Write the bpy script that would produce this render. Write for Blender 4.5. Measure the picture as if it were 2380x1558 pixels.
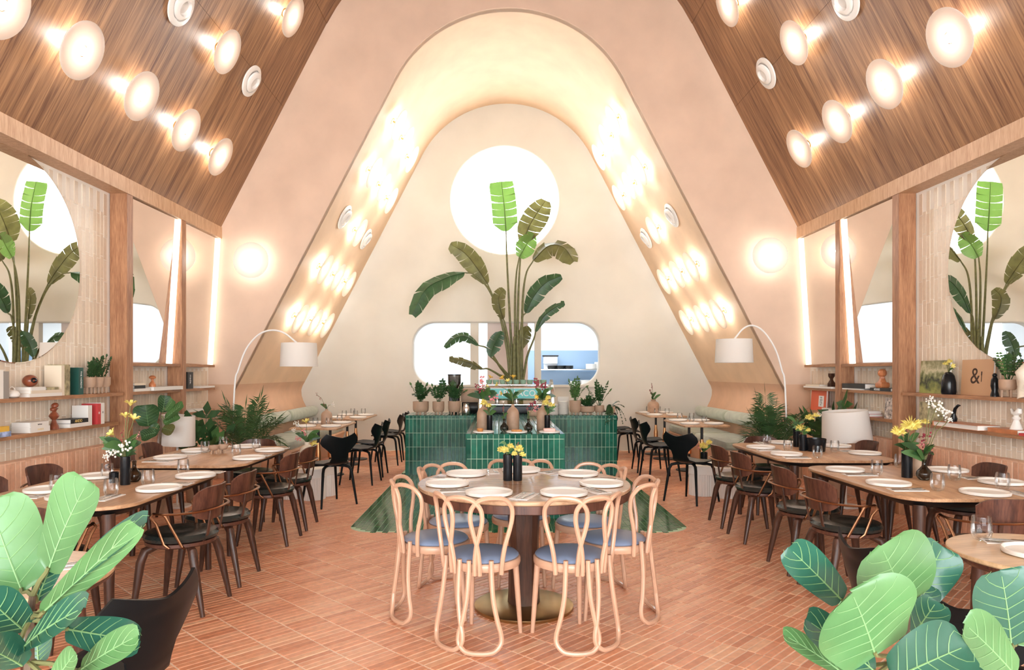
import bpy, bmesh, math, random
from mathutils import Vector, Matrix, Euler
random.seed(7)
SC = bpy.context.scene
for o in list(bpy.data.objects):
    bpy.data.objects.remove(o)
COL = SC.collection
PI = math.pi
# ------------------------------------------------------------------ camera
FPX, VPX, VPY, EYE, CAMX = 1620.0, 1160.0, 865.0, 1.45, -0.14
cam = bpy.data.cameras.new('camera')
cam.sensor_width = 36.0
cam.lens = FPX / 2380 * 36.0
cam.shift_x = (1190 - VPX) / 2380
cam.shift_y = (VPY - 779) / 2380
cam.clip_start = 0.05
cam_o = bpy.data.objects.new('camera', cam)
cam_o.location = (CAMX, 0, EYE)
cam_o.rotation_euler = (PI / 2, 0, 0)
COL.objects.link(cam_o)
SC.camera = cam_o
# ------------------------------------------------------------------ light
SC.view_settings.view_transform = 'Standard'
SC.view_settings.look = 'None'
SC.view_settings.gamma = 1.0
SC.view_settings.use_curve_mapping = False
SC.view_settings.exposure = 1.16
world = bpy.data.worlds.new('daylight')
SC.world = world
world.use_nodes = True
bg = world.node_tree.nodes['Background']
bg.inputs[0].default_value = (0.93, 0.97, 1.0, 1)
bg.inputs[1].default_value = 6.8
def area(name, loc, rot, sx, sy, energy, col, portal=False):
    l = bpy.data.lights.new(name, 'AREA')
    l.shape = 'RECTANGLE'; l.size = sx; l.size_y = sy
    l.energy = energy; l.color = col
    if portal: l.cycles.is_portal = True
    o = bpy.data.objects.new(name, l)
    o.location = loc; o.rotation_euler = rot
    COL.objects.link(o)
    return o
area('daylight_front_window', (0, -2.98, 1.75), (-PI / 2, 0, PI), 8.0, 3.2, 0, (1, 1, 1), True)
area('daylight_round_window', (0.03, 13.2, 4.63), (PI / 2, 0, PI), 2.1, 2.1, 0, (1, 1, 1), True)
area('kitchen_ceiling_light', (0, 14.3, 2.72), (0, 0, 0), 3.2, 0.7, 32, (0.93, 0.97, 1.0))
BULB = 50.0
# ------------------------------------------------------------------ helpers
def at(px, py, Y):
    return Vector((CAMX + (px - VPX) * Y / FPX, Y, EYE - (py - VPY) * Y / FPX))
def onz(px, py, z):
    Y = (EYE - z) * FPX / (py - VPY)
    return at(px, py, Y)
class MB:
    def __init__(s):
        s.v = []; s.f = []; s.uv = {}; s.M = None; s.mi = []; s.cur = 0
    def add(s, vs, fs):
        b = len(s.v)
        if s.M is not None:
            vs = [s.M @ Vector(p) for p in vs]
        s.v += [tuple(p) for p in vs]
        s.f += [tuple(i + b for i in f) for f in fs]
        s.mi += [s.cur] * len(fs)
        return b
    def box(s, c, d, rz=0, bev=0.0):
        x, y, z = d[0] / 2, d[1] / 2, d[2] / 2
        poly = [(-x, -y), (x, -y), (x, y), (-x, y)]
        if bev > 0:
            b = bev
            poly = [(-x + b, -y), (x - b, -y), (x, -y + b), (x, y - b), (x - b, y), (-x + b, y), (-x, y - b), (-x, -y + b)]
        cs, sn = math.cos(rz), math.sin(rz)
        poly = [(c[0] + p[0] * cs - p[1] * sn, c[1] + p[0] * sn + p[1] * cs) for p in poly]
        s.prism(poly, c[2] - z, c[2] + z, bev)
        return s
    def prism(s, poly, z0, z1, bev=0.0, bev_bot=None):
        n = len(poly)
        cx = sum(p[0] for p in poly) / n; cy = sum(p[1] for p in poly) / n
        rings = []
        bb = bev if bev_bot is None else bev_bot
        def inset(k):
            o = []
            for p in poly:
                dx, dy = p[0] - cx, p[1] - cy
                l = math.hypot(dx, dy) or 1
                q = max(0, 1 - k * 1.2 / l)
                o.append((cx + dx * q, cy + dy * q))
            return o
        if bb > 0: rings.append((inset(bb), z0)); rings.append((poly, z0 + bb))
        else: rings.append((poly, z0))
        if bev > 0: rings.append((poly, z1 - bev)); rings.append((inset(bev), z1))
        else: rings.append((poly, z1))
        vs = [(p[0], p[1], z) for r, z in rings for p in r]
        fs = []
        for k in range(len(rings) - 1):
            for i in range(n):
                j = (i + 1) % n
                fs.append((k * n + i, k * n + j, (k + 1) * n + j, (k + 1) * n + i))
        fs.append(tuple(range(n - 1, -1, -1)))
        m = (len(rings) - 1) * n
        fs.append(tuple(range(m, m + n)))
        s.add(vs, fs)
        return s
    def tube(s, path, r, n=8, closed=False, flat=1.0):
        P = [Vector(p) for p in path]
        m = len(P)
        R = r if isinstance(r, (list, tuple)) else [r] * m
        T = []
        for i in range(m):
            if closed: t = P[(i + 1) % m] - P[i - 1]
            elif i == 0: t = P[1] - P[0]
            elif i == m - 1: t = P[-1] - P[-2]
            else: t = P[i + 1] - P[i - 1]
            T.append(t.normalized() if t.length > 1e-9 else Vector((0, 0, 1)))
        a = Vector((0, 0, 1)) if abs(T[0].z) < 0.9 else Vector((1, 0, 0))
        u = T[0].cross(a).normalized()
        vs = []
        for i in range(m):
            u = (u - T[i] * u.dot(T[i]))
            u = u.normalized() if u.length > 1e-6 else T[i].orthogonal().normalized()
            w = T[i].cross(u)
            for k in range(n):
                an = 2 * PI * k / n
                vs.append(P[i] + u * (R[i] * math.cos(an)) + w * (R[i] * flat * math.sin(an)))
        fs = []
        for i in range(m if closed else m - 1):
            i2 = (i + 1) % m
            for k in range(n):
                k2 = (k + 1) % n
                fs.append((i * n + k, i * n + k2, i2 * n + k2, i2 * n + k))
        if not closed:
            fs.append(tuple(range(n - 1, -1, -1)))
            fs.append(tuple(range((m - 1) * n, m * n)))
        s.add(vs, fs)
        return s
    def lathe(s, prof, n=24, c=(0, 0, 0), cap=True):
        vs = []; fs = []
        m = len(prof)
        for r, z in prof:
            for k in range(n):
                a = 2 * PI * k / n
                vs.append((c[0] + r * math.cos(a), c[1] + r * math.sin(a), c[2] + z))
        for i in range(m - 1):
            for k in range(n):
                k2 = (k + 1) % n
                fs.append((i * n + k, i * n + k2, (i + 1) * n + k2, (i + 1) * n + k))
        if cap:
            if prof[0][0] > 1e-6: fs.append(tuple(range(n - 1, -1, -1)))
            if prof[-1][0] > 1e-6: fs.append(tuple(range((m - 1) * n, m * n)))
        s.add(vs, fs)
        return s
    def ball(s, c, r, n=10, sz=1.0):
        pr = [(max(1e-4, math.sin(PI * i / (n // 2 + 1)) * r), -math.cos(PI * i / (n // 2 + 1)) * r * sz) for i in range(n // 2 + 2)]
        return s.lathe(pr, n, c, True)
    def grid(s, fn, nu, nv, th=0.0):
        P = [[Vector(fn(i / nu, j / nv)) for j in range(nv + 1)] for i in range(nu + 1)]
        W = nv + 1
        fs = [(i * W + j, (i + 1) * W + j, (i + 1) * W + j + 1, i * W + j + 1) for i in range(nu) for j in range(nv)]
        vs = [p for row in P for p in row]
        if th > 0:
            N = []
            for i in range(nu + 1):
                for j in range(nv + 1):
                    a = P[min(i + 1, nu)][j] - P[max(i - 1, 0)][j]
                    b = P[i][min(j + 1, nv)] - P[i][max(j - 1, 0)]
                    c = a.cross(b)
                    N.append(c.normalized() if c.length > 1e-12 else Vector((0, 0, 1)))
            L = len(vs)
            vs = [vs[k] + N[k] * th / 2 for k in range(L)] + [vs[k] - N[k] * th / 2 for k in range(L)]
            fs += [tuple(L + q for q in reversed(f)) for f in fs]
            for i in range(nu):
                for j in (0, nv):
                    a, b = i * W + j, (i + 1) * W + j
                    fs.append((a, a + L, b + L, b) if j == 0 else (a, b, b + L, a + L))
            for j in range(nv):
                for i in (0, nu):
                    a, b = i * W + j, i * W + j + 1
                    fs.append((a, b, b + L, a + L) if i == 0 else (a, a + L, b + L, b))
        s.add(vs, fs)
        return s
    def build(s, name, m, parent=None, ang=40, loc=None):
        me = bpy.data.meshes.new(name)
        me.from_pydata(s.v, [], s.f)
        ms = m if isinstance(m, (list, tuple)) else [m]
        for q in ms: me.materials.append(q)
        if len(ms) > 1: me.polygons.foreach_set('material_index', s.mi)
        if ang:
            me.polygons.foreach_set('use_smooth', [True] * len(me.polygons))
            me.update()
            me.set_sharp_from_angle(angle=math.radians(ang))
        me.update()
        o = bpy.data.objects.new(name, me)
        if loc is not None: o.location = loc
        COL.objects.link(o)
        if parent is not None: o.parent = parent
        return o
def tag(o, label=None, cat=None, group=None, kind=None):
    if label: o['label'] = label
    if cat: o['category'] = cat
    if group: o['group'] = group
    if kind: o['kind'] = kind
    return o
def empty(name, loc=(0, 0, 0), rz=0, label=None, cat=None, group=None, rot=None):
    o = bpy.data.objects.new(name, None)
    o.empty_display_size = 0.1
    o.location = loc
    o.rotation_euler = rot if rot is not None else (0, 0, rz)
    COL.objects.link(o)
    return tag(o, label, cat, group)
CH = {}
def copy_tree(o, parent=None):
    c = o.copy()
    COL.objects.link(c)
    if parent is not None: c.parent = parent
    for ch in list(o.children):
        copy_tree(ch, c)
    return c
class Proto:
    """First use moves the built thing itself; later uses copy it with its parts."""
    def __init__(s, o): s.o = o; s.used = False
    def put(s, loc, rz=0, label=None, group=None, rot=None, scale=None):
        o = s.o if not s.used else copy_tree(s.o)
        s.used = True
        o.location = loc
        o.rotation_euler = rot if rot is not None else (0, 0, rz)
        if scale: o.scale = (scale,) * 3
        if label: o['label'] = label
        if group: o['group'] = group
        return o
def rrect(x0, x1, y0, y1, r, n=6):
    o = []
    for cx, cy, a0 in ((x1 - r, y1 - r, 0), (x0 + r, y1 - r, 90), (x0 + r, y0 + r, 180), (x1 - r, y0 + r, 270)):
        for k in range(n + 1):
            a = math.radians(a0 + 90 * k / n)
            o.append((cx + r * math.cos(a), cy + r * math.sin(a)))
    return o
def circle(cx, cy, r, n=48):
    return [(cx + r * math.cos(2 * PI * k / n), cy + r * math.sin(2 * PI * k / n)) for k in range(n)]
def plate2d(name, loops, thick, bevel, m, mw, parent=None, kind=None):
    """flat sheet with holes, extruded: 2D curve turned into a mesh; mw = matrix into the room"""
    cu = bpy.data.curves.new(name, 'CURVE')
    cu.dimensions = '2D'; cu.fill_mode = 'BOTH'
    cu.extrude = max(0, thick / 2 - bevel); cu.bevel_depth = bevel; cu.bevel_resolution = 3; cu.offset = -bevel
    for lp in loops:
        sp = cu.splines.new('POLY')
        sp.points.add(len(lp) - 1)
        for q, p in zip(sp.points, lp): q.co = (p[0], p[1], 0, 1)
        sp.use_cyclic_u = True
    return curve_to_mesh(cu, name, m, mw, parent, kind)
def curve_to_mesh(cu, name, m, mw, parent=None, kind=None):
    t = bpy.data.objects.new('tmp', cu)
    COL.objects.link(t)
    dg = bpy.context.evaluated_depsgraph_get()
    me = bpy.data.meshes.new_from_object(t.evaluated_get(dg))
    bpy.data.objects.remove(t)
    me.name = name
    me.transform(mw)
    me.materials.clear(); me.materials.append(m)
    me.polygons.foreach_set('use_smooth', [True] * len(me.polygons))
    me.update(); me.set_sharp_from_angle(angle=math.radians(35))
    o = bpy.data.objects.new(name, me)
    COL.objects.link(o)
    if parent is not None: o.parent = parent
    if kind: o['kind'] = kind
    return o
def lettering(body, size, m, parent, mw, name='lettering', ext=0.0006, align='CENTER'):
    cu = bpy.data.curves.new(name, 'FONT')
    cu.body = body; cu.size = size; cu.extrude = ext
    cu.align_x = align; cu.align_y = 'CENTER'
    return curve_to_mesh(cu, name, m, mw, parent)
# ------------------------------------------------------------------ materials
def newmat(name):
    m = bpy.data.materials.new(name)
    m.use_nodes = True
    nt = m.node_tree
    return m, nt, nt.nodes['Principled BSDF']
def pbr(name, col, rough=0.5, metal=0.0, var=0.0, vs=6.0, bump=0.0, bs=40.0, spec=0.5, emit=None, est=0, coat=0, sheen=0, trans=0):
    m, nt, b = newmat(name)
    b.inputs['Base Color'].default_value = (*col, 1)
    b.inputs['Roughness'].default_value = rough
    b.inputs['Metallic'].default_value = metal
    b.inputs['Specular IOR Level'].default_value = spec
    b.inputs['Coat Weight'].default_value = coat
    b.inputs['Coat Roughness'].default_value = 0.08
    b.inputs['Sheen Weight'].default_value = sheen
    if emit:
        b.inputs['Emission Color'].default_value = (*emit, 1)
        b.inputs['Emission Strength'].default_value = est
    tc = None
    if var > 0 or bump > 0:
        tc = nt.nodes.new('ShaderNodeTexCoord')
    if var > 0:
        n = nt.nodes.new('ShaderNodeTexNoise')
        n.inputs['Scale'].default_value = vs; n.inputs['Detail'].default_value = 6
        nt.links.new(tc.outputs['Object'], n.inputs['Vector'])
        r = nt.nodes.new('ShaderNodeValToRGB')
        r.color_ramp.elements[0].position = 0.3; r.color_ramp.elements[1].position = 0.72
        r.color_ramp.elements[0].color = (*[max(0, c * (1 - var)) for c in col], 1)
        r.color_ramp.elements[1].color = (*[min(1, c * (1 + var)) for c in col], 1)
        nt.links.new(n.outputs['Fac'], r.inputs['Fac'])
        nt.links.new(r.outputs['Color'], b.inputs['Base Color'])
    if bump > 0:
        n2 = nt.nodes.new('ShaderNodeTexNoise')
        n2.inputs['Scale'].default_value = bs; n2.inputs['Detail'].default_value = 4
        nt.links.new(tc.outputs['Object'], n2.inputs['Vector'])
        bp = nt.nodes.new('ShaderNodeBump')
        bp.inputs['Strength'].default_value = bump; bp.inputs['Distance'].default_value = 0.01
        nt.links.new(n2.outputs['Fac'], bp.inputs['Height'])
        nt.links.new(bp.outputs['Normal'], b.inputs['Normal'])
    if trans > 0:   # thin sheet letting light through (leaves, lamp shades)
        out = nt.nodes['Material Output']
        tr = nt.nodes.new('ShaderNodeBsdfTranslucent')
        src = b.inputs['Base Color']
        if src.is_linked: nt.links.new(src.links[0].from_socket, tr.inputs['Color'])
        else: tr.inputs['Color'].default_value = (*[min(1, c * 1.3) for c in col], 1)
        mx = nt.nodes.new('ShaderNodeMixShader'); mx.inputs[0].default_value = trans
        nt.links.new(b.outputs[0], mx.inputs[1]); nt.links.new(tr.outputs[0], mx.inputs[2])
        nt.links.new(mx.outputs[0], out.inputs['Surface'])
    return m
def wood(name, c1, c2, scale=(1, 1, 1), rough=0.45, coord='Object', fine=1.0, coat=0.0, spec=0.4):
    """streaky grain: noise squeezed across the grain; the axis with the small scale is the grain direction"""
    m, nt, b = newmat(name)
    tc = nt.nodes.new('ShaderNodeTexCoord')
    mp = nt.nodes.new('ShaderNodeMapping'); mp.inputs['Scale'].default_value = scale
    nt.links.new(tc.outputs[coord], mp.inputs['Vector'])
    n1 = nt.nodes.new('ShaderNodeTexNoise'); n1.inputs['Scale'].default_value = 3.0; n1.inputs['Detail'].default_value = 8; n1.inputs['Distortion'].default_value = 0.4
    n2 = nt.nodes.new('ShaderNodeTexNoise'); n2.inputs['Scale'].default_value = 14.0 * fine; n2.inputs['Detail'].default_value = 4
    for n in (n1, n2): nt.links.new(mp.outputs['Vector'], n.inputs['Vector'])
    mx = nt.nodes.new('ShaderNodeMath'); mx.operation = 'MULTIPLY_ADD'; mx.inputs[1].default_value = 0.5
    nt.links.new(n2.outputs['Fac'], mx.inputs[0])
    h = nt.nodes.new('ShaderNodeMath'); h.operation = 'MULTIPLY'; h.inputs[1].default_value = 0.55
    nt.links.new(n1.outputs['Fac'], h.inputs[0]); nt.links.new(h.outputs[0], mx.inputs[2])
    r = nt.nodes.new('ShaderNodeValToRGB')
    r.color_ramp.elements[0].position = 0.36; r.color_ramp.elements[1].position = 0.66
    r.color_ramp.elements[0].color = (*c1, 1); r.color_ramp.elements[1].color = (*c2, 1)
    nt.links.new(mx.outputs[0], r.inputs['Fac'])
    nt.links.new(r.outputs['Color'], b.inputs['Base Color'])
    b.inputs['Roughness'].default_value = rough
    b.inputs['Specular IOR Level'].default_value = spec
    b.inputs['Coat Weight'].default_value = coat
    bp = nt.nodes.new('ShaderNodeBump'); bp.inputs['Strength'].default_value = 0.08; bp.inputs['Distance'].default_value = 0.004
    nt.links.new(mx.outputs[0], bp.inputs['Height']); nt.links.new(bp.outputs['Normal'], b.inputs['Normal'])
    return m
def tilemat(name, cols, rough, src='OBJECT', bump=0.1, bs=30, coat=0.0, spec=0.5, wav=0.0, mul=0.45):
    """piece-by-piece colour: from the piece's own random number, or the 'rnd' value stored on a joined field"""
    m, nt, b = newmat(name)
    if src == 'OBJECT':
        q = nt.nodes.new('ShaderNodeObjectInfo'); fac = q.outputs['Random']
    else:
        q = nt.nodes.new('ShaderNodeAttribute'); q.attribute_name = 'rnd'; fac = q.outputs['Fac']
    r = nt.nodes.new('ShaderNodeValToRGB')
    els = r.color_ramp.elements
    while len(els) < len(cols): els.new(0.5)
    for i, c in enumerate(cols):
        els[i].position = i / (len(cols) - 1); els[i].color = (*c, 1)
    nt.links.new(fac, r.inputs['Fac'])
    ge = nt.nodes.new('ShaderNodeNewGeometry')
    n = nt.nodes.new('ShaderNodeTexNoise'); n.inputs['Scale'].default_value = bs; n.inputs['Detail'].default_value = 5
    nt.links.new(ge.outputs['Position'], n.inputs['Vector'])
    hs = nt.nodes.new('ShaderNodeMixRGB'); hs.blend_type = 'MULTIPLY'; hs.inputs[0].default_value = mul
    nt.links.new(r.outputs['Color'], hs.inputs[1])
    rr = nt.nodes.new('ShaderNodeValToRGB')
    rr.color_ramp.elements[0].color = (0.55, 0.55, 0.55, 1); rr.color_ramp.elements[1].color = (1.25, 1.25, 1.25, 1)
    rr.color_ramp.elements[0].position = 0.3; rr.color_ramp.elements[1].position = 0.7
    nt.links.new(n.outputs['Fac'], rr.inputs['Fac']); nt.links.new(rr.outputs['Color'], hs.inputs[2])
    nt.links.new(hs.outputs[0], b.inputs['Base Color'])
    b.inputs['Roughness'].default_value = rough
    b.inputs['Specular IOR Level'].default_value = spec
    b.inputs['Coat Weight'].default_value = coat
    bp = nt.nodes.new('ShaderNodeBump'); bp.inputs['Strength'].default_value = bump; bp.inputs['Distance'].default_value = 0.006 if wav == 0 else 0.02
    if wav > 0:
        n3 = nt.nodes.new('ShaderNodeTexNoise'); n3.inputs['Scale'].default_value = wav; n3.inputs['Detail'].default_value = 2
        nt.links.new(ge.outputs['Position'], n3.inputs['Vector'])
        nt.links.new(n3.outputs['Fac'], bp.inputs['Height'])
    else:
        nt.links.new(n.outputs['Fac'], bp.inputs['Height'])
    nt.links.new(bp.outputs['Normal'], b.inputs['Normal'])
    return m
def thinglass(name, tint=(1, 1, 1), refl=1.0):
    m = bpy.data.materials.new(name); m.use_nodes = True
    nt = m.node_tree; nt.nodes.clear()
    out = nt.nodes.new('ShaderNodeOutputMaterial')
    tr = nt.nodes.new('ShaderNodeBsdfTransparent'); tr.inputs[0].default_value = (*tint, 1)
    gl = nt.nodes.new('ShaderNodeBsdfGlossy'); gl.inputs['Roughness'].default_value = 0.02
    lw = nt.nodes.new('ShaderNodeLayerWeight'); lw.inputs['Blend'].default_value = 0.32
    mu = nt.nodes.new('ShaderNodeMath'); mu.operation = 'MULTIPLY'; mu.inputs[1].default_value = refl
    nt.links.new(lw.outputs['Fresnel'], mu.inputs[0])
    mx = nt.nodes.new('ShaderNodeMixShader')
    nt.links.new(mu.outputs[0], mx.inputs[0]); nt.links.new(tr.outputs[0], mx.inputs[1]); nt.links.new(gl.outputs[0], mx.inputs[2])
    nt.links.new(mx.outputs[0], out.inputs['Surface'])
    return m
def emitter(name, col, st):
    m = bpy.data.materials.new(name); m.use_nodes = True
    nt = m.node_tree; nt.nodes.clear()
    out = nt.nodes.new('ShaderNodeOutputMaterial'); e = nt.nodes.new('ShaderNodeEmission')
    e.inputs[0].default_value = (*col, 1); e.inputs[1].default_value = st
    nt.links.new(e.outputs[0], out.inputs['Surface'])
    return m
X = {}
X['pink'] = pbr('pink_plaster', (0.70, 0.515, 0.39), 0.85, var=0.07, vs=2.2, bump=0.05, bs=18)
X['brownplaster'] = pbr('tan_plaster', (0.66, 0.42, 0.28), 0.8, var=0.08, vs=3, bump=0.05, bs=20)
X['beige'] = pbr('beige_plaster', (0.63, 0.61, 0.555), 0.85, var=0.05, vs=1.4, bump=0.04, bs=16)
X['vault'] = pbr('vault_plaster', (0.76, 0.55, 0.37), 0.7, var=0.07, vs=2.5, bump=0.05, bs=18)
X['grout'] = pbr('pale_grout', (0.90, 0.74, 0.61), 0.9, var=0.1, vs=12)
X['greengrout'] = pbr('green_grout', (0.50, 0.68, 0.50), 0.8)
X['creamgrout'] = pbr('cream_grout', (0.90, 0.85, 0.77), 0.9)
FC = [(0.60, 0.25, 0.135), (0.70, 0.31, 0.17), (0.77, 0.38, 0.22), (0.73, 0.33, 0.185), (0.82, 0.49, 0.30)]
X['floor_o'] = tilemat('terracotta_strip', FC, 0.36, 'OBJECT', 0.08, 24, mul=0.35)
X['floor_a'] = tilemat('terracotta_strip_field', FC, 0.36, 'ATTR', 0.08, 24, mul=0.35)
GC = [(0.006, 0.075, 0.048), (0.010, 0.11, 0.07), (0.014, 0.14, 0.09), (0.022, 0.17, 0.11)]
X['green_o'] = tilemat('green_glaze', GC, 0.1, 'OBJECT', 0.04, 18, 0.0, 0.28, wav=24)
X['green_a'] = tilemat('green_glaze_field', GC, 0.1, 'ATTR', 0.04, 18, 0.0, 0.28, wav=24)
IC = [(0.02, 0.11, 0.04), (0.04, 0.16, 0.055), (0.075, 0.20, 0.07)]
X['inlay_o'] = tilemat('green_floor_glaze', IC, 0.13, 'OBJECT', 0.04, 18, 0.0, 0.5)
X['inlay_a'] = tilemat('green_floor_glaze_field', IC, 0.13, 'ATTR', 0.04, 18, 0.0, 0.5)
CC = [(0.70, 0.58, 0.45), (0.78, 0.66, 0.52), (0.83, 0.73, 0.60), (0.76, 0.63, 0.49)]
X['cream_o'] = tilemat('cream_tile', CC, 0.4, 'OBJECT', 0.05, 30, mul=0.1)
X['cream_a'] = tilemat('cream_tile_field', CC, 0.4, 'ATTR', 0.05, 30, mul=0.1)
TC = [(0.76, 0.43, 0.28), (0.83, 0.50, 0.33), (0.87, 0.56, 0.39)]
X['terra_o'] = tilemat('terracotta_wall_tile', TC, 0.55, 'OBJECT', 0.1, 30, mul=0.2)
X['terra_a'] = tilemat('terracotta_wall_tile_field', TC, 0.55, 'ATTR', 0.1, 30, mul=0.2)
X['ceil'] = wood('walnut_ceiling_veneer', (0.105, 0.038, 0.018), (0.45, 0.245, 0.12), (5, 0.16, 1), 0.42, 'UV')
X['col'] = wood('walnut_post', (0.24, 0.10, 0.05), (0.48, 0.25, 0.13), (9, 9, 0.7), 0.45)
X['shelf'] = wood('walnut_shelf', (0.26, 0.11, 0.05), (0.50, 0.26, 0.13), (9, 0.8, 9), 0.45)
X['fascia'] = wood('fascia_veneer', (0.44, 0.25, 0.14), (0.64, 0.42, 0.26), (9, 9, 0.9), 0.45)
X['tabletop'] = wood('oak_walnut_top', (0.32, 0.165, 0.085), (0.56, 0.34, 0.19), (9, 0.7, 9), 0.34, coat=0.0)
X['tabletop_round'] = wood('pale_walnut_top', (0.36, 0.20, 0.11), (0.60, 0.39, 0.24), (0.7, 9, 9), 0.22, coat=0.35)
X['oak'] = wood('light_oak_top', (0.50, 0.32, 0.17), (0.72, 0.50, 0.29), (0.7, 9, 9), 0.35)
X['darkwood'] = wood('dark_walnut', (0.026, 0.011, 0.007), (0.09, 0.038, 0.023), (9, 9, 0.7), 0.35)
X['midwood'] = wood('chair_back_walnut', (0.045, 0.016, 0.011), (0.13, 0.05, 0.03), (9, 9, 0.7), 0.36)
X['benthood'] = pbr('bent_beech', (0.57, 0.335, 0.22), 0.38, var=0.1, vs=9, coat=0.2)
X['blackply'] = pbr('black_lacquer_ply', (0.006, 0.007, 0.008), 0.36, var=0.15, vs=8, spec=0.14)
X['blackedge'] = wood('ply_inner_face', (0.26, 0.17, 0.09), (0.42, 0.29, 0.16), (9, 1, 9), 0.3)
X['leather'] = pbr('black_green_leather', (0.018, 0.022, 0.02), 0.25, bump=0.3, bs=22, var=0.2)
X['bronze'] = pbr('bronze_tube', (0.30, 0.155, 0.085), 0.3, 1.0)
X['brass'] = pbr('aged_brass', (0.45, 0.32, 0.15), 0.35, 1.0, var=0.15)
X['copper'] = pbr('copper_sleeve', (0.75, 0.36, 0.17), 0.3, 1.0)
X['blackmetal'] = pbr('black_metal', (0.015, 0.015, 0.016), 0.4, 0.2)
X['bluepad'] = pbr('blue_grey_vinyl', (0.24, 0.31, 0.46), 0.38, var=0.06, vs=5, bump=0.05, bs=60)
X['white'] = pbr('white_ceramic', (0.80, 0.77, 0.72), 0.35)
X['lampwhite'] = pbr('opal_disc', (0.86, 0.84, 0.80), 0.4, trans=0.6)
X['shade'] = pbr('linen_lampshade', (0.86, 0.82, 0.77), 0.8, bump=0.1, bs=300, trans=0.25)
X['whitemetal'] = pbr('white_metal', (0.84, 0.82, 0.79), 0.35)
X['whiteplaster'] = pbr('white_fluted_plaster', (0.82, 0.79, 0.75), 0.7)
X['bulb'] = emitter('warm_bulb', (1.0, 0.945, 0.865), BULB)
X['led'] = emitter('led_strip', (1.0, 0.90, 0.76), 1.7)
X['mirror'] = pbr('mirror_silver', (0.86, 0.84, 0.80), 0.0, 1.0)
X['glass'] = thinglass('drinking_glass', (0.985, 0.985, 0.985), 0.55)
X['smoke'] = thinglass('smoked_glass', (0.30, 0.27, 0.24), 0.9)
X['pane'] = thinglass('window_glass', (0.97, 0.98, 0.98), 0.25)
X['frost'] = pbr('frosted_pane', (0.9, 0.9, 0.9), 0.5, trans=0.9)
X['stone'] = pbr('stoneware', (0.42, 0.27, 0.18), 0.6, var=0.14, vs=14, bump=0.08, bs=60)
X['stone2'] = pbr('taupe_planter', (0.46, 0.31, 0.215), 0.6, var=0.08, vs=10, bump=0.05, bs=80)
X['blackceram'] = pbr('black_ceramic', (0.008, 0.009, 0.011), 0.2, spec=0.3)
X['cream'] = pbr('cream_ceramic', (0.74, 0.66, 0.54), 0.45)
X['soil'] = pbr('soil', (0.05, 0.03, 0.02), 0.95)
X['green1'] = pbr('deep_green_leaf', (0.030, 0.085, 0.028), 0.35, var=0.3, vs=12, trans=0.25)
X['green2'] = pbr('mid_green_leaf', (0.075, 0.17, 0.05), 0.4, var=0.25, vs=12, trans=0.3)
X['green3'] = pbr('bright_green_leaf', (0.13, 0.25, 0.05), 0.4, var=0.12, vs=5, trans=0.35)
X['palm'] = pbr('palm_leaf', (0.06, 0.13, 0.045), 0.42, var=0.3, vs=5, trans=0.3)
X['olive'] = pbr('olive_leaf', (0.13, 0.125, 0.04), 0.42, var=0.35, vs=6, trans=0.4)
X['fig'] = pbr('fig_leaf_light', (0.085, 0.20, 0.07), 0.32, var=0.2, vs=7, bump=0.12, bs=20, trans=0.2)
X['figdark'] = pbr('fig_leaf_teal', (0.024, 0.10, 0.065), 0.26, var=0.2, vs=7, bump=0.15, bs=20, trans=0.15)
X['vein'] = pbr('leaf_vein', (0.17, 0.31, 0.13), 0.5)
X['stem'] = pbr('plant_stem', (0.13, 0.13, 0.045), 0.6, var=0.3, vs=20)
X['bark'] = pbr('thin_trunk', (0.10, 0.065, 0.04), 0.8, var=0.3, vs=30)
X['yellow'] = pbr('yellow_petal', (0.85, 0.74, 0.22), 0.6, var=0.12, vs=20, trans=0.2)
X['deepyellow'] = pbr('orange_yellow_petal', (0.85, 0.55, 0.08), 0.6, var=0.15, vs=20, trans=0.2)
X['whitepetal'] = pbr('white_petal', (0.85, 0.83, 0.76), 0.6, trans=0.2)
X['wine'] = pbr('wine_red_bloom', (0.25, 0.02, 0.04), 0.6, var=0.3, vs=30)
X['pinkpetal'] = pbr('pink_petal', (0.72, 0.25, 0.26), 0.6, var=0.2, vs=30)
X['sage'] = pbr('sage_velvet', (0.40, 0.45, 0.36), 0.9, var=0.16, vs=9, bump=0.1, bs=120, sheen=0.4)
X['paper'] = pbr('book_pages', (0.82, 0.79, 0.74), 0.8)
X['linen'] = pbr('paper_napkin', (0.82, 0.80, 0.77), 0.85)
X['steel'] = pbr('cutlery_steel', (0.50, 0.49, 0.47), 0.22, 1.0)
X['chrome'] = pbr('polished_steel', (0.72, 0.73, 0.74), 0.15, 1.0)
X['ink'] = pbr('black_print', (0.02, 0.02, 0.02), 0.7)
X['whiteink'] = pbr('white_print', (0.85, 0.84, 0.82), 0.7)
X['goldink'] = pbr('gold_print', (0.72, 0.50, 0.14), 0.6)
X['redwood'] = pbr('red_brown_wood', (0.24, 0.065, 0.03), 0.3, var=0.25, vs=14)
X['cherry'] = pbr('orange_wood', (0.55, 0.20, 0.08), 0.35, var=0.2, vs=14)
X['kitchen'] = pbr('kitchen_white', (0.82, 0.85, 0.88), 0.5)
X['kitchenblue'] = pbr('kitchen_blue_wall', (0.30, 0.44, 0.62), 0.4)
X['turq'] = pbr('turquoise_panel', (0.03, 0.42, 0.40), 0.3)
X['crust'] = pbr('baked_crust', (0.55, 0.24, 0.07), 0.6, var=0.25, vs=30)
X['icing'] = pbr('pink_icing', (0.80, 0.52, 0.47), 0.6)
def cov(name, c): return pbr(name, c, 0.5)
X['bk_white'] = cov('white_cover', (0.80, 0.77, 0.72))
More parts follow.
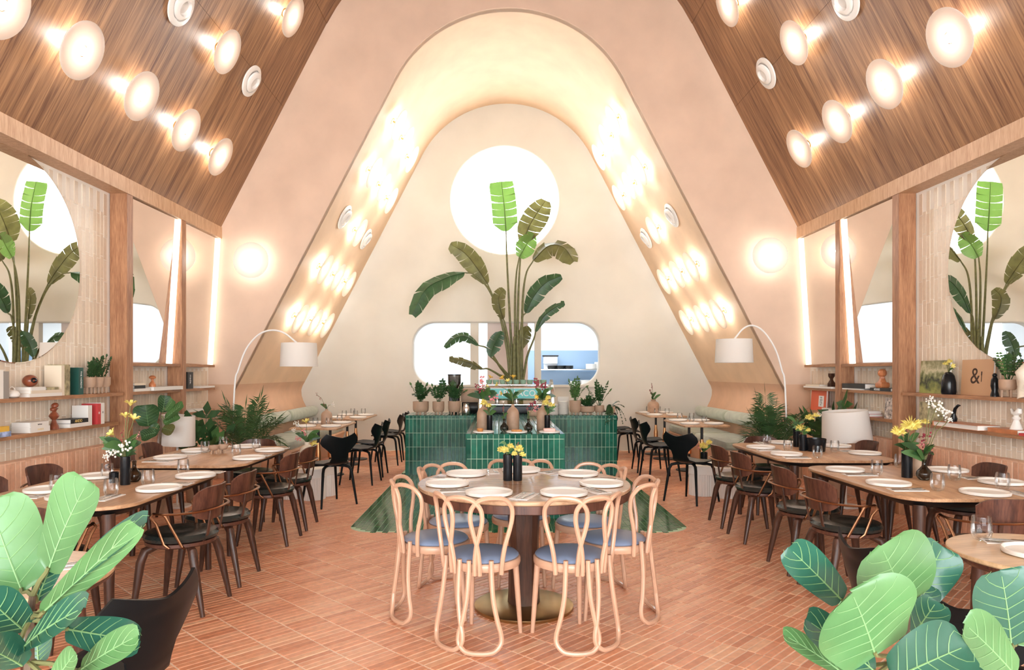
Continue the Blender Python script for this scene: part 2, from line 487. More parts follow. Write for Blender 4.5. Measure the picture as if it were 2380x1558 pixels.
X['bk_cream'] = cov('cream_cover', (0.74, 0.64, 0.50))
X['bk_dark'] = cov('black_cover', (0.018, 0.018, 0.018))
X['bk_green'] = cov('dark_green_cover', (0.01, 0.075, 0.06))
X['bk_red'] = cov('red_cover', (0.58, 0.05, 0.055))
X['bk_orange'] = cov('orange_red_cover', (0.72, 0.13, 0.05))
X['bk_tan'] = cov('tan_board_cover', (0.60, 0.36, 0.20))
X['bk_olive'] = pbr('mottled_olive_cover', (0.34, 0.29, 0.16), 0.6, var=0.6, vs=22)
X['bk_grey'] = cov('grey_cover', (0.30, 0.27, 0.24))
X['bk_yellow'] = cov('yellow_cover', (0.75, 0.45, 0.06))
X['bk_blue'] = pbr('blue_white_cover', (0.30, 0.38, 0.62), 0.6, var=0.7, vs=18)
# ================================================================== SETTING
YA, YB = 9.5, 12.9          # arch wall plane, back wall plane
XW, XF = 4.1, 3.92          # tiled side wall plane, fascia / post face plane
SL = 1.93                   # rise per metre of the sloping sides
def project(p):
    d = p[1]
    if d < 0.2: return None
    return (VPX + (p[0] - CAMX) * FPX / d, VPY - (p[2] - EYE) * FPX / d)
def seen(p, pad=10):
    q = project(p)
    return q is not None and -pad < q[0] < 2380 + pad and -pad < q[1] < 1558 + pad
TILE_MESH = {}
def tile_verts(lx, ly, h, b):
    x, y = lx / 2, ly / 2
    vs = [(-x, -y, -h), (x, -y, -h), (x, y, -h), (-x, y, -h),
          (-x, -y, -b), (x, -y, -b), (x, y, -b), (-x, y, -b),
          (-x + b, -y + b, 0), (x - b, -y + b, 0), (x - b, y - b, 0), (-x + b, y - b, 0)]
    fs = [(0, 1, 5, 4), (1, 2, 6, 5), (2, 3, 7, 6), (3, 0, 4, 7),
          (4, 5, 9, 8), (5, 6, 10, 9), (6, 7, 11, 10), (7, 4, 8, 11), (8, 9, 10, 11)]
    return vs, fs
def tiles(parent, items, piece, field, m_o, m_a, b=0.0015, nmax=300, h=0.014):
    """items: (matrix whose +z is the face normal at the face centre, lx, ly)"""
    sc = []
    for it in items:
        c = it[0].translation
        nrm = it[0].to_3x3() @ Vector((0, 0, 1))
        dv = Vector((CAMX, 0, EYE)) - c
        cosf = nrm.dot(dv.normalized())
        s = it[1] * it[2] * max(0.0, cosf) / max(0.01, dv.length_squared) if seen(c) else -1
        sc.append(s)
    order = sorted(range(len(items)), key=lambda i: -sc[i])
    pick = [i for i in order[:nmax] if sc[i] > 0]
    ps = set(pick)
    for i in pick:
        M, lx, ly = items[i]
        key = (piece, round(lx, 4), round(ly, 4))
        if key not in TILE_MESH:
            vs, fs = tile_verts(lx, ly, h, b)
            me = bpy.data.meshes.new(piece); me.from_pydata(vs, [], fs)
            me.materials.append(m_o); me.update()
            TILE_MESH[key] = me
        o = bpy.data.objects.new(piece, TILE_MESH[key])
        Mj = M @ Matrix.Translation((0, 0, random.uniform(-0.0012, 0.0008)))
        o.matrix_world = Mj
        COL.objects.link(o)
        o.parent = parent
    rest = [items[i] for i in order if i not in ps]
    if rest:
        V = []; F = []; R = []
        for M, lx, ly in rest:
            vs, fs = tile_verts(lx, ly, h, b)
            k = len(V)
            V += [tuple(M @ Vector(p)) for p in vs]
            F += [tuple(q + k for q in f) for f in fs]
            R += [random.random()] * len(fs)
        me = bpy.data.meshes.new(field); me.from_pydata(V, [], F)
        at_ = me.attributes.new('rnd', 'FLOAT', 'FACE'); at_.data.foreach_set('value', R)
        me.materials.append(m_a); me.update()
        o = bpy.data.objects.new(field, me); COL.objects.link(o); o.parent = parent
        o['kind'] = 'stuff'
def frame(o, u, v):
    u = Vector(u).normalized(); v = Vector(v).normalized(); n = u.cross(v)
    M = Matrix.Identity(4)
    for r in range(3):
        M[r][0] = u[r]; M[r][1] = v[r]; M[r][2] = n[r]; M[r][3] = o[r]
    return M
def struct(o): o['kind'] = 'structure'; return o
# ---- floor: terracotta strips laid at 45 degrees
BARX, PENX, INX = 0.03, 0.02, 0.04
BARW, PENW, INW = 1.49, 0.49, 1.57
BAR_Y0, BAR_Y1, PEN_Y0, BAR_Z = 9.8, 10.55, 6.87, 0.84
IN_Y0 = 6.31
fl = struct(MB().box((0, 5.0, -0.0575), (8.5, 16.4, 0.109)).build('floor', X['grout'], ang=0))
its = []
L, Wd = 0.218, 0.0455
r2 = math.sqrt(0.5)
U = Vector((r2, r2, 0)); Vv = Vector((-r2, r2, 0))
for i in range(-80, 90):
    off = random.uniform(-0.006, 0.006)
    for j in range(-300, 330):
        c = U * (i * L) + Vv * (j * Wd + off)
        if not (-4.05 < c.x < 4.05 and 1.4 < c.y < 12.85): continue
        if abs(c.x - INX) < INW - 0.16 and IN_Y0 + 0.16 < c.y < 12.2: continue
        its.append((frame(c + Vector((0, 0, random.uniform(-0.0008, 0))), U, Vv), L - 0.0085, Wd - 0.0075))
tiles(fl, its, 'floor_tile', 'floor_tile_field', X['floor_o'], X['floor_a'], 0.0012, 300, 0.014)
# ---- glazed green inlay running out from under the bar
def rr_front(x0, x1, y0, y1, r, n=8):
    o = [(x1, y1), (x0, y1)]
    for k in range(n + 1):
        a = PI + PI / 2 * k / n
        o.append((x0 + r + r * math.cos(a), y0 + r + r * math.sin(a)))
    for k in range(n + 1):
        a = 1.5 * PI + PI / 2 * k / n
        o.append((x1 - r + r * math.cos(a), y0 + r + r * math.sin(a)))
    return o
inl = struct(MB().prism(rr_front(INX - INW, INX + INW, IN_Y0, 10.9, 0.24), -0.02, 0.0012).build('floor_inlay', X['greengrout'], ang=0))
its = []
def in_rr(x, y, m):
    r = 0.24
    ax = abs(x - INX)
    if ax > INW - m or y < IN_Y0 + m: return False
    if ax > INW - r and y < IN_Y0 + r:
        return math.hypot(ax - (INW - r), (IN_Y0 + r) - y) < r - m
    return True
ny = int((9.8 - IN_Y0) / 0.112)
for i in range(57):
    for j in range(ny + 2):
        x = INX - INW + 0.03 + i * 0.0551
        y = IN_Y0 + 0.03 + j * 0.112 + (0.056 if i % 2 else 0)
        if y > 10.8 or not in_rr(x, y, 0.024): continue
        if abs(x - PENX) < PENW - 0.03 and y > PEN_Y0 + 0.03: continue
        its.append((frame(Vector((x, y, 0.0045)), (1, 0, 0), (0, 1, 0)), 0.0505, 0.1075))
tiles(inl, its, 'glazed_tile', 'glazed_tile_field', X['inlay_o'], X['inlay_a'], 0.001, 300, 0.008)
# ---- back wall with round window and kitchen pass
WIN = (-0.036, 4.635, 0.985)
PASS = (-1.73, 1.715, 1.21, 2.366)
MXZ = Matrix(((1, 0, 0, 0), (0, 0, -1, 0), (0, 1, 0, 0), (0, 0, 0, 1)))   # plate drawn in x,z
def plate_xz(name, loops, y0, y1, bev, m):
    M = Matrix.Translation((0, (y0 + y1) / 2, 0)) @ MXZ
    return plate2d(name, loops, y1 - y0, bev, m, M)
w = struct(plate_xz('wall_back', [[(-4.7, -0.1), (4.7, -0.1), (4.7, 8.3), (-4.7, 8.3)], circle(WIN[0], WIN[1], WIN[2] + 0.012, 72),
                                  rrect(PASS[0], PASS[1], PASS[2], PASS[3], 0.40, 12)], YB, YB + 0.22, 0.03, X['beige']))
w1 = struct(empty('window_1', (WIN[0], YB + 0.06, WIN[1])))
mb = MB(); mb.M = Matrix.Rotation(-PI / 2, 4, 'X')
mb.tube([(math.cos(2 * PI * k / 72) * (WIN[2] + 0.03), math.sin(2 * PI * k / 72) * (WIN[2] + 0.03), 0) for k in range(72)], 0.018, 8, True)
mb.build('window_frame', X['beige'], w1)
mb = MB(); mb.M = Matrix.Rotation(-PI / 2, 4, 'X')
mb.lathe([(0.0001, -0.004), (WIN[2] + 0.02, -0.004), (WIN[2] + 0.02, 0.004), (0.0001, 0.004)], 72)
mb.build('pane', X['pane'], w1)
# ---- vaulted alcove
def prof(xb, zb, xt, zt, R, zc, n=28):
    """right foot -> apex -> left foot"""
    P = []
    m = 10
    for k in range(m): P.append((xb + (xt - xb) * k / m, zb + (zt - zb) * k / m))
    a0 = math.atan2(zt - zc, xt)
    for k in range(n + 1):
        a = a0 + (PI - 2 * a0) * k / n
        P.append((R * math.cos(a), zc + R * math.sin(a)))
    for k in range(m - 1, -1, -1): P.append((-(xb + (xt - xb) * k / m), zb + (zt - zb) * k / m))
    return P
VR, VZC = 1.753, 6.42 - 1.753
vp = prof(3.729, 1.28, 1.557, 5.473, VR, VZC)
mb = MB()
vs = [(p[0], y, p[1]) for y in (YA + 0.02, YB + 0.05) for p in vp]
n = len(vp)
mb.add(vs, [(i, n + i, n + i + 1, i + 1) for i in range(n - 1)])
vo = [(p[0] * 1.05, p[1] + 0.1) for p in vp]
mb.add([(p[0], y, p[1]) for y in (YA + 0.02, YB + 0.05) for p in vo], [(i, i + 1, n + i + 1, n + i) for i in range(n - 1)])
struct(mb.build('wall_vault', X['vault'], ang=60))
# curved panelling below the crease, flowing into the bench back
low = [(3.729, 1.28), (3.775, 1.2), (3.80, 1.12), (3.795, 1.02), (3.765, 0.92), (3.715, 0.82), (3.67, 0.74), (3.655, 0.66), (3.68, 0.56), (3.68, 0.0)]
for s, nm in ((-1, 'wall_panelling_left'), (1, 'wall_panelling_right')):
    mb = MB()
    k = len(low)
    vs = [(s * p[0], y, p[1]) for y in (YA + 0.02, YB + 0.05) for p in low]
    mb.add(vs, [(i, i + 1, k + i + 1, k + i) for i in range(k - 1)])
    vs = [(s * (4.3), y, p[1]) for y in (YA + 0.02, YB + 0.05) for p in low]
    mb.add(vs, [(i, i + 1, k + i + 1, k + i) for i in range(k - 1)])
    mb.add([(s * 3.729, y, 1.28) for y in (YA + .02, YB + .05)] + [(s * 3.742, y, 1.287) for y in (YA + .02, YB + .05)], [(0, 1, 3, 2)])
    struct(mb.build(nm, X['brownplaster'], ang=60))
# ---- arch wall (pink), plate with the vault cut out
notch = [(p[0], p[1]) for p in reversed(low)] + vp[1:] + [(-p[0], p[1]) for p in low[1:]]
outl = [(-4.7, -0.1), (-4.7, 8.4), (4.7, 8.4), (4.7, -0.1)] + [(3.68, -0.1)] + notch[1:-1] + [(-3.68, -0.1)]
struct(plate_xz('wall_arch', [outl], YA, YA + 0.12, 0.006, X['pink']))
# darker lower band of the arch wall, left and right of the alcove
for s, nm in ((-1, 'trim_1'), (1, 'trim_2')):
    struct(MB().box((s * 3.93, YA - 0.004, 0.64), (0.36, 0.008, 1.28)).build(nm, X['brownplaster'], ang=0))
# ---- walnut ceiling: two slopes and a rounded ridge, clad in veneer panels
CR, CZC = 2.8, 4.91
CXB, CZB, CXT, CZT = 3.93, 3.42, 2.49, 6.2
def ceil_pt(s):
    """s: distance up the right slope from the fascia; returns x, z, inward normal"""
    Ls = math.hypot(CXB - CXT, CZT - CZB)
    if s <= Ls:
        t = s / Ls
        nx, nz = -(CZT - CZB) / Ls, -(CXB - CXT) / Ls
        return CXB + (CXT - CXB) * t, CZB + (CZT - CZB) * t, nx, nz
    a = math.atan2(CZT - CZC, CXT) + (s - Ls) / CR
    return CR * math.cos(a), CZC + CR * math.sin(a), -math.cos(a), -math.sin(a)
CLS = math.hypot(CXB - CXT, CZT - CZB)
CTOT = CLS + CR * (PI / 2 - math.atan2(CZT - CZC, CXT))
mb = MB()
ss = [CTOT * k / 24 for k in range(25)]
pr = []
for s in ss:
    x, z, nx, nz = ceil_pt(s); pr.append((x - nx * 0.03, z - nz * 0.03))
pr = pr + [(-x, z) for x, z in reversed(pr[:-1])]
n = len(pr)
mb.add([(p[0], y, p[1]) for y in (-3.0, YA + 0.05) for p in pr], [(i, n + i, n + i + 1, i + 1) for i in range(n - 1)])
mb.add([(p[0] * 1.03, y, p[1] + 0.1) for y in (-3.0, YA + 0.05) for p in pr], [(i, n + i, n + i + 1, i + 1) for i in range(n - 1)])
ceil = struct(mb.build('ceiling', X['darkwood'], ang=60))
def ceil_panel(s0, s1, y0, y1, sd):
    m = max(1, int((s1 - s0) / 0.25)) if s1 > CLS else 1
    g = 0.0016
    V = []; UV = []
    for k in range(m + 1):
        s = s0 + g + (s1 - s0 - 2 * g) * k / m
        x, z, nx, nz = ceil_pt(s)
        for y in (y0 + g, y1 - g):
            V.append((sd * x, y, z)); UV.append((y + sd * 3.7, s))
    base = len(V)
    for k in range(m + 1):
        s = s0 + g + (s1 - s0 - 2 * g) * k / m
        x, z, nx, nz = ceil_pt(s)
        for y in (y0 + g, y1 - g):
            V.append((sd * (x - nx * 0.018), y, z - nz * 0.018)); UV.append((y, s))
    F = []
    for k in range(m):
        a = 2 * k
        F.append((a, a + 1, a + 3, a + 2)); F.append((base + a, base + a + 2, base + a + 3, base + a + 1))
        F.append((a, a + 2, base + a + 2, base + a)); F.append((a + 1, base + a + 1, base + a + 3, a + 3))
    F.append((0, base, base + 1, 1)); e = 2 * m; F.append((e, e + 1, base + e + 1, base + e))
    me = bpy.data.meshes.new('ceiling_panel'); me.from_pydata(V, [], F)
    ul = me.uv_layers.new(name='UVMap')
    for lp in me.loops: ul.data[lp.index].uv = UV[lp.vertex_index]
    me.materials.append(X['ceil']); me.update()
    o = bpy.data.objects.new('ceiling_panel', me); COL.objects.link(o); o.parent = ceil
rows = [0.0, 1.85, CLS, CLS + (CTOT - CLS) / 2, CTOT]
ysplit = [YA - 1.25 * k for k in range(11)]
for sd in (-1, 1):
    for a, b_ in zip(rows[:-1], rows[1:]):
        for y1, y0 in zip(ysplit[:-1], ysplit[1:]):
            ceil_panel(a, b_, y0, y1, sd)
# ---- side walls: wall body, fascia, posts, cream tile, terracotta dado
POST = ((7.08, 7.20), (8.31, 8.42))
for s, side in ((-1, 'left'), (1, 'right')):
    wl = struct(MB().box((s * 4.22, 3.25, 1.65), (0.232, 12.5, 3.4)).build('wall_' + side, X['creamgrout'], ang=0))
    its = []
    u = (0, -s, 0); v = (0, 0, 1)
    tw, th_ = 0.0605, 0.222
    for i in range(int((YA - 2.2) / tw)):
        y = 2.2 + (i + 0.5) * tw
        if any(a - 0.03 < y < b_ + 0.03 for a, b_ in POST): continue
        ztop = 3.27 if y < 7.1 else 1.56
        for j in range(-1, 12):
            z = 0.83 + (j + 0.5) * th_ - (0.03 if i % 2 else 0.0)
            if z + th_ / 2 > ztop: continue
            its.append((frame(Vector((s * (XW + random.uniform(-0.0015, 0.0015)), y, z)), u, v), tw - 0.007, th_ - 0.006))
    tiles(wl, its, 'wall_tile', 'wall_tile_field', X['cream_o'], X['cream_a'], 0.0015, 300, 0.012)
    da = struct(MB().box((s * 4.047, 4.95, 0.362), (0.134, 9.05, 0.724)).build('trim_3' if s < 0 else 'trim_4', X['creamgrout'], ang=0))
    its = []
    for i in range(int((YA - 2.2) / tw)):
        y = 2.2 + (i + 0.5) * tw
        for j in range(3):
            z = 0.005 + (j + 0.5) * 0.241
            its.append((frame(Vector((s * (3.975 + random.uniform(-0.001, 0.001)), y, z)), u, v), tw - 0.007, 0.235))
        its.append((frame(Vector((s * 4.03, y, 0.737)), (-s * 0 + 1, 0, 0), (0, 1, 0)), 0.11, tw - 0.005))
    tiles(da, its, 'dado_tile', 'dado_tile_field', X['terra_o'], X['terra_a'], 0.002, 300, 0.012)
    fa = struct(MB().box((s * (XF + 0.09), 3.25, 3.345), (0.19, 12.5, 0.155)).build('trim_5' if s < 0 else 'trim_6', X['fascia'], ang=0))
    for q, (a, b_) in enumerate(POST):
        struct(MB().box((s * (XF + 0.088), (a + b_) / 2, 1.634), (0.176, b_ - a, 3.268), bev=0.003).build('trim_%d' % (7 + q + (0 if s < 0 else 2)), X['col'], ang=0))
# ---- street front behind the viewer: large glazed opening
struct(plate_xz('wall_front', [[(-4.7, -0.1), (4.7, -0.1), (4.7, 8.4), (-4.7, 8.4)], rrect(-3.9, 3.9, 0.2, 3.25, 0.02, 2)], -3.1, -2.99, 0.0, X['beige']))
wf = struct(empty('window_2', (0, -3.04, 0.2)))
for x in (-2.6, -1.3, 0, 1.3, 2.6):
    MB().box((x, 0, 1.52), (0.06, 0.06, 3.05)).build('mullion', X['blackmetal'], wf, ang=0)
# ---- kitchen seen through the pass
struct(MB().box((0, 14.32, -0.06), (5.6, 2.36, 0.1)).build('floor_kitchen', X['kitchen'], ang=0))
struct(MB().box((0, 14.32, 2.82), (5.6, 2.36, 0.1)).build('ceiling_kitchen', X['kitchen'], ang=0))
struct(MB().box((0, 15.45, 1.4), (5.6, 0.1, 2.9)).build('wall_kitchen_back', X['kitchen'], ang=0))
struct(MB().box((-2.75, 14.2, 1.4), (0.1, 2.1, 2.9)).build('wall_kitchen_left', X['kitchen'], ang=0))
struct(MB().box((2.75, 14.2, 1.4), (0.1, 2.1, 2.9)).build('wall_kitchen_right', X['kitchen'], ang=0))
struct(MB().box((1.5, 15.39, 1.2), (2.4, 0.02, 1.45)).build('wall_kitchen_splashback', X['kitchenblue'], ang=0))
for nm, x0, x1, yy, dy in (('trim_11', 1093, 1112, 12.99, 0.12), ('trim_12', 1243, 1258, 12.99, 0.12)):
    a = at(x0, 800, 12.9).x; b_ = at(x1, 800, 12.9).x
    struct(MB().box(((a + b_) / 2, yy, 1.79), (b_ - a, dy, 1.24)).build(nm, X['beige'], ang=0))
struct(MB().box((at(1180, 800, 13.4).x, 13.45, 1.35), (0.78, 0.05, 2.5), bev=0.004).build('door_1', pbr('blush_door', (0.72, 0.58, 0.52), 0.6), ang=0))
struct(MB().box((-0.01, 13.01, 1.19), (3.52, 0.34, 0.04), bev=0.008).build('trim_13', X['beige'], ang=0))
# ================================================================== FITTINGS ON WALLS AND CEILING
# ---- leaning mirrors with LED strips, and the round mirrors
for s, side in ((-1, 'left'), (1, 'right')):
    for q, (y0, y1) in enumerate(((7.215, 8.295), (8.435, 9.47))):
        bay = 'bay between the two walnut posts' if q == 0 else 'bay next to the pink arch wall'
        x0, x1, z0, z1 = s * 4.06, s * 3.955, 1.548, 3.262
        mb = MB()
        mb.add([(x0, y0, z0), (x0, y1 - 0.03, z0), (x1, y1 - 0.03, z1), (x1, y0, z1),
                (x0 + s * .012, y0, z0), (x0 + s * .012, y1 - .03, z0), (x1 + s * .012, y1 - .03, z1), (x1 + s * .012, y0, z1)],
               [(0, 1, 2, 3), (7, 6, 5, 4), (0, 4, 5, 1), (1, 5, 6, 2), (2, 6, 7, 3), (3, 7, 4, 0)])
        tag(mb.build('wall_mirror', X['mirror'], ang=0), 'tall leaning mirror on the %s wall, %s' % (side, bay), 'mirror', 'leaning shelf mirrors')
        mb = MB()
        e = 0.032
        mb.add([(x0 - s * e, y1 - .028, z0), (x0, y1 - .028, z0), (x1, y1 - .028, z1), (x1 - s * e, y1 - .028, z1),
                (x0 - s * e, y1 - .004, z0), (x0, y1 - .004, z0), (x1, y1 - .004, z1), (x1 - s * e, y1 - .004, z1)],
               [(0, 1, 2, 3), (7, 6, 5, 4), (0, 4, 5, 1), (1, 5, 6, 2), (2, 6, 7, 3), (3, 7, 4, 0)])
        tag(mb.build('light_strip', X['led'], ang=0), 'glowing vertical light strip on the %s wall, %s' % (side, bay), 'light strip', 'mirror light strips')
    rm = empty('round_mirror', (s * (XW - 0.002), 5.68, 2.40), rot=(0, -s * PI / 2, 0))
    tag(rm, 'large round frameless mirror on the %s cream tiled wall' % side, 'mirror', 'round wall mirrors')
    MB().lathe([(0.0001, 0.002), (0.865, 0.002), (0.88, 0.006), (0.88, 0.014), (0.872, 0.018), (0.0001, 0.018)], 96).build('glass', X['mirror'], rm, ang=20)
    MB().lathe([(0.0001, 0.0), (0.84, 0.0), (0.84, 0.002), (0.0001, 0.002)], 48).build('backing', X['blackmetal'], rm)
# ---- opal disc lamps
def make_lamp():
    r = empty('disc_lamp', cat='lamp')
    MB().lathe([(0.0001, 0), (0.05, 0), (0.05, 0.012), (0.02, 0.02), (0.0001, 0.02)], 20).build('mount', X['brass'], r)
    MB().tube([(0, 0, 0.018), (0, 0, 0.064)], 0.014, 8).build('socket', X['brass'], r)
    MB().ball((0, 0, 0.106), 0.044, 12).build('bulb', X['bulb'], r)
    MB().lathe([(0.05, 0.122), (0.10, 0.117), (0.17, 0.112), (0.225, 0.113), (0.238, 0.118), (0.24, 0.124), (0.232, 0.127),
                (0.17, 0.121), (0.10, 0.126), (0.052, 0.130), (0.05, 0.122)], 40, cap=False).build('disc', X['lampwhite'], r)
    mb = MB()
    mb.tube([(0.0, 0.03, 0.01), (0.0, 0.13, 0.112)], 0.0035, 5)
    mb.build('rod', X['blackmetal'], r)
    return r
def make_vent():
    r = empty('air_nozzle', cat='vent')
    MB().lathe([(0.0001, 0), (0.18, 0), (0.192, 0.01), (0.19, 0.024), (0.155, 0.036), (0.14, 0.036), (0.137, 0.018), (0.0001, 0.016)], 36).build('flange', X['whitemetal'], r)
    mb = MB(); mb.M = Matrix.Translation((0, 0.0, 0.036)) @ Matrix.Rotation(0.16, 4, 'X')
    mb.lathe([(0.128, -0.004), (0.126, 0.014), (0.112, 0.026), (0.094, 0.03), (0.076, 0.036), (0.07, 0.028), (0.064, 0.004), (0.0001, 0.0)], 32, cap=False)
    mb.build('nozzle', X['whitemetal'], r)
    return r
LAMP = Proto(make_lamp()); VENT = Proto(make_vent())
def hit_slope(px, py, s, xb, zb, off):
    """ray from the eye to the sloping side (x = s*(xb-(z-zb)/SL)) moved 'off' inward"""
    d = Vector(((px - VPX) / FPX, 1, (VPY - py) / FPX))
    k = math.hypot(1, 1 / SL)
    # s*x + (z-zb)/SL - xb + off*k = 0
    a = s * d.x + d.z / SL
    c = s * CAMX + (EYE - zb) / SL - xb + off * k
    Y = -c / a
    p = Vector((CAMX, 0, EYE)) + d * Y
    nrm = Vector((-s, 0, -1 / SL)).normalized()
    return p - nrm * off, nrm
def slope_rot(s):
    # local z -> inward normal, local y -> up the slope
    nrm = Vector((-s, 0, -1 / SL)).normalized()
    up = Vector((-s / SL, 0, 1)).normalized()
    xx = up.cross(nrm)
    M = Matrix((xx, up, nrm)).transposed()
    return M.to_euler()
wl_pts = {-1: [((5, 10), 'nearest the camera, cut by the top left corner'), ((192, 118), 'large and near, top of the long lower row'), ((330, 224), 'second nearest of the long lower row'),
               ((433, 303), 'third of the long lower row'), ((513, 365), 'last and lowest of the long lower row'), ((529, 121), 'upper row, beside an air nozzle'), ((681, 40), 'topmost, by the arch')],
          1: [((2206, 88), 'large and near, top of the long lower row'), ((2055, 196), 'second nearest of the long lower row'), ((1945, 283), 'third of the long lower row'),
              ((1857, 346), 'last and lowest of the long lower row'), ((1845, 100), 'upper row, beside an air nozzle'), ((1690, 15), 'topmost, by the arch')]}
for s in (-1, 1):
    side = 'left' if s < 0 else 'right'
    for (p, ph) in wl_pts[s]:
        loc, nrm = hit_slope(p[0], p[1], s, CXB, CZB, 0.12)
        LAMP.put(loc, rot=slope_rot(s), label='disc lamp on the %s walnut slope, %s' % (side, ph), group='disc lamps on the %s walnut ceiling' % side)
    for (p, ph) in ([((424, 15), 'at the top photo edge'), ((587, 190), 'right of the disc lamps')] if s < 0 else [((1962, 2), 'at the top photo edge'), ((1778, 172), 'left of the disc lamps')]):
        loc, nrm = hit_slope(p[0], p[1], s, CXB, CZB, 0.03); loc = loc + nrm * 0.002
        VENT.put(loc, rot=slope_rot(s), label='white air nozzle on the %s walnut slope, %s' % (side, ph), group='ceiling air nozzles')
vl = [(928.5, 290), (946, 328), (958, 371), (870, 402), (892.6, 436), (909.7, 467), (837, 541.6), (756, 627), (786, 645), (811.7, 660.7), (698, 741.6), (733, 750), (761, 757)]
vr = [(1424, 280), (1408, 322), (1391, 366), (1485, 396), (1462, 432), (1438, 460), (1518, 536), (1606, 621), (1573, 638), (1543, 655), (1668, 730), (1630, 741), (1595, 750)]
rw = ['highest row', 'highest row', 'highest row', 'second row', 'second row', 'second row', 'single lamp between two air nozzles', 'fourth row', 'fourth row', 'fourth row', 'lowest row', 'lowest row', 'lowest row']
cw = ['nearest the front edge', 'in the middle', 'deepest, by the beige wall']
for s, pts in ((-1, vl), (1, vr)):
    side = 'left' if s < 0 else 'right'
    k = 0
    for i, p in enumerate(pts):
        loc, nrm = hit_slope(p[0], p[1], s, 3.729, 1.28, 0.12)
        if i == 6: ph = rw[i]
        else: ph = '%s, %s' % (rw[i], cw[k % 3]); k += 1
        LAMP.put(loc, rot=slope_rot(s), label='white disc lamp inside the %s arch leg, %s' % (side, ph), group='disc lamps in the vault')
    for (p, ph) in ([((803, 506), 'near the front edge'), ((852, 557), 'near the beige back wall')] if s < 0 else [((1559, 502), 'near the front edge'), ((1500, 555), 'near the beige back wall')]):
        loc, nrm = hit_slope(p[0], p[1], s, 3.729, 1.28, 0.03); loc = loc + nrm * 0.002
        VENT.put(loc, rot=slope_rot(s), label='round white air nozzle inside the %s arch leg, %s' % (side, ph), group='vault air nozzles')
for px, py, side in ((583, 605, 'left'), (1790, 594, 'right')):
    p = at(px, py, YA - 0.12)
    LAMP.put((p.x, YA, p.z), rot=(PI / 2, 0, 0), label='single white disc lamp on the pink arch wall, %s of the arch' % side, group='disc lamps on the pink wall')
# ---- shelves
def shelf(s, y0, y1, z, label):
    o = MB().box((s * 4.015, (y0 + y1) / 2, z - 0.016), (0.168, y1 - y0, 0.032), bev=0.003).build('shelf', X['shelf'], ang=0)
    return tag(o, label, 'shelf', 'walnut wall shelves')
Z1, Z2, Z3 = 1.545, 1.245, 0.955
for s, side in ((-1, 'left'), (1, 'right')):
    shelf(s, 2.6, 7.04, Z2, 'long upper walnut shelf under the %s round mirror' % side)
    shelf(s, 2.6, 6.95, Z3, 'long lower walnut shelf under the %s round mirror' % side)
    for q, (a, b_, nm) in enumerate(((7.215, 8.29, 'between the two posts'), (8.435, 9.3, 'beside the pink arch wall'))):
        shelf(s, a, b_, Z1, 'top walnut shelf under the leaning mirror on the %s, %s' % (side, nm))
        shelf(s, a, b_, Z2, 'middle walnut shelf on the %s wall, %s' % (side, nm))
        shelf(s, a, b_, Z3, 'lowest walnut shelf on the %s wall, %s' % (side, nm))
def curve3(pts, n=16):
    """smooth polyline through points (Catmull-Rom)"""
    P = [Vector(p) for p in pts]
    P = [P[0] * 2 - P[1]] + P + [P[-1] * 2 - P[-2]]
    out = []
    segs = len(P) - 3
    for i in range(segs):
        for k in range(n // segs + 1):
            t = k / (n // segs + 1)
            a, b, c, d = P[i], P[i + 1], P[i + 2], P[i + 3]
            out.append(0.5 * ((2 * b) + (c - a) * t + (2 * a - 5 * b + 4 * c - d) * t * t + (3 * b - a - 3 * c + d) * t ** 3))
    out.append(P[-2])
    return out
# ================================================================== TABLES AND CHAIRS
def rz_to(d):            # rotation that turns local +y towards direction d
    return math.atan2(d[1], d[0]) - PI / 2
TZ = 0.72
def make_dining_table(L, Wd):
    r = empty('dining_table', cat='table')
    x, y = Wd / 2, L / 2
    MB().prism(rrect(-x, x, -y, y, 0.19, 8), TZ - 0.022, TZ, 0.004, 0.003).build('tabletop', X['tabletop'], r)
    mb = MB()
    a = rrect(-x + 0.004, x - 0.004, -y + 0.004, y - 0.004, 0.186, 8); b_ = rrect(-x + 0.06, x - 0.06, -y + 0.05, y - 0.05, 0.14, 8)
    n = len(a)
    mb.add([(p[0], p[1], TZ - 0.0225) for p in a] + [(p[0], p[1], TZ - 0.06) for p in b_], [(i, n + i, n + (i + 1) % n, (i + 1) % n) for i in range(n)] + [tuple(range(2 * n - 1, n - 1, -1))])
    mb.build('underframe', X['blackply'], r)
    for sx in (-1, 1):
        for sy in (-1, 1):
            MB().tube([(sx * (x - 0.12), sy * (y - 0.085), TZ - 0.05), (sx * (x - 0.115), sy * (y - 0.08), 0.5), (sx * (x - 0.105), sy * (y - 0.07), 0.0)], [0.036, 0.032, 0.021], 14).build('leg', X['darkwood'], r)
    return r
DT = Proto(make_dining_table(1.44, 0.98))
tabs = [((-2.66, 4.47), 'long walnut dining table on the left, nearer the camera'), ((-2.65, 6.15), 'long walnut dining table on the left, farther from the camera'),
        ((2.70, 4.73), 'long walnut dining table on the right, nearer the camera'), ((2.70, 6.46), 'long walnut dining table on the right, farther from the camera')]
for (x, y), lb in tabs: DT.put((x, y, 0), 0, lb, 'long walnut dining tables')
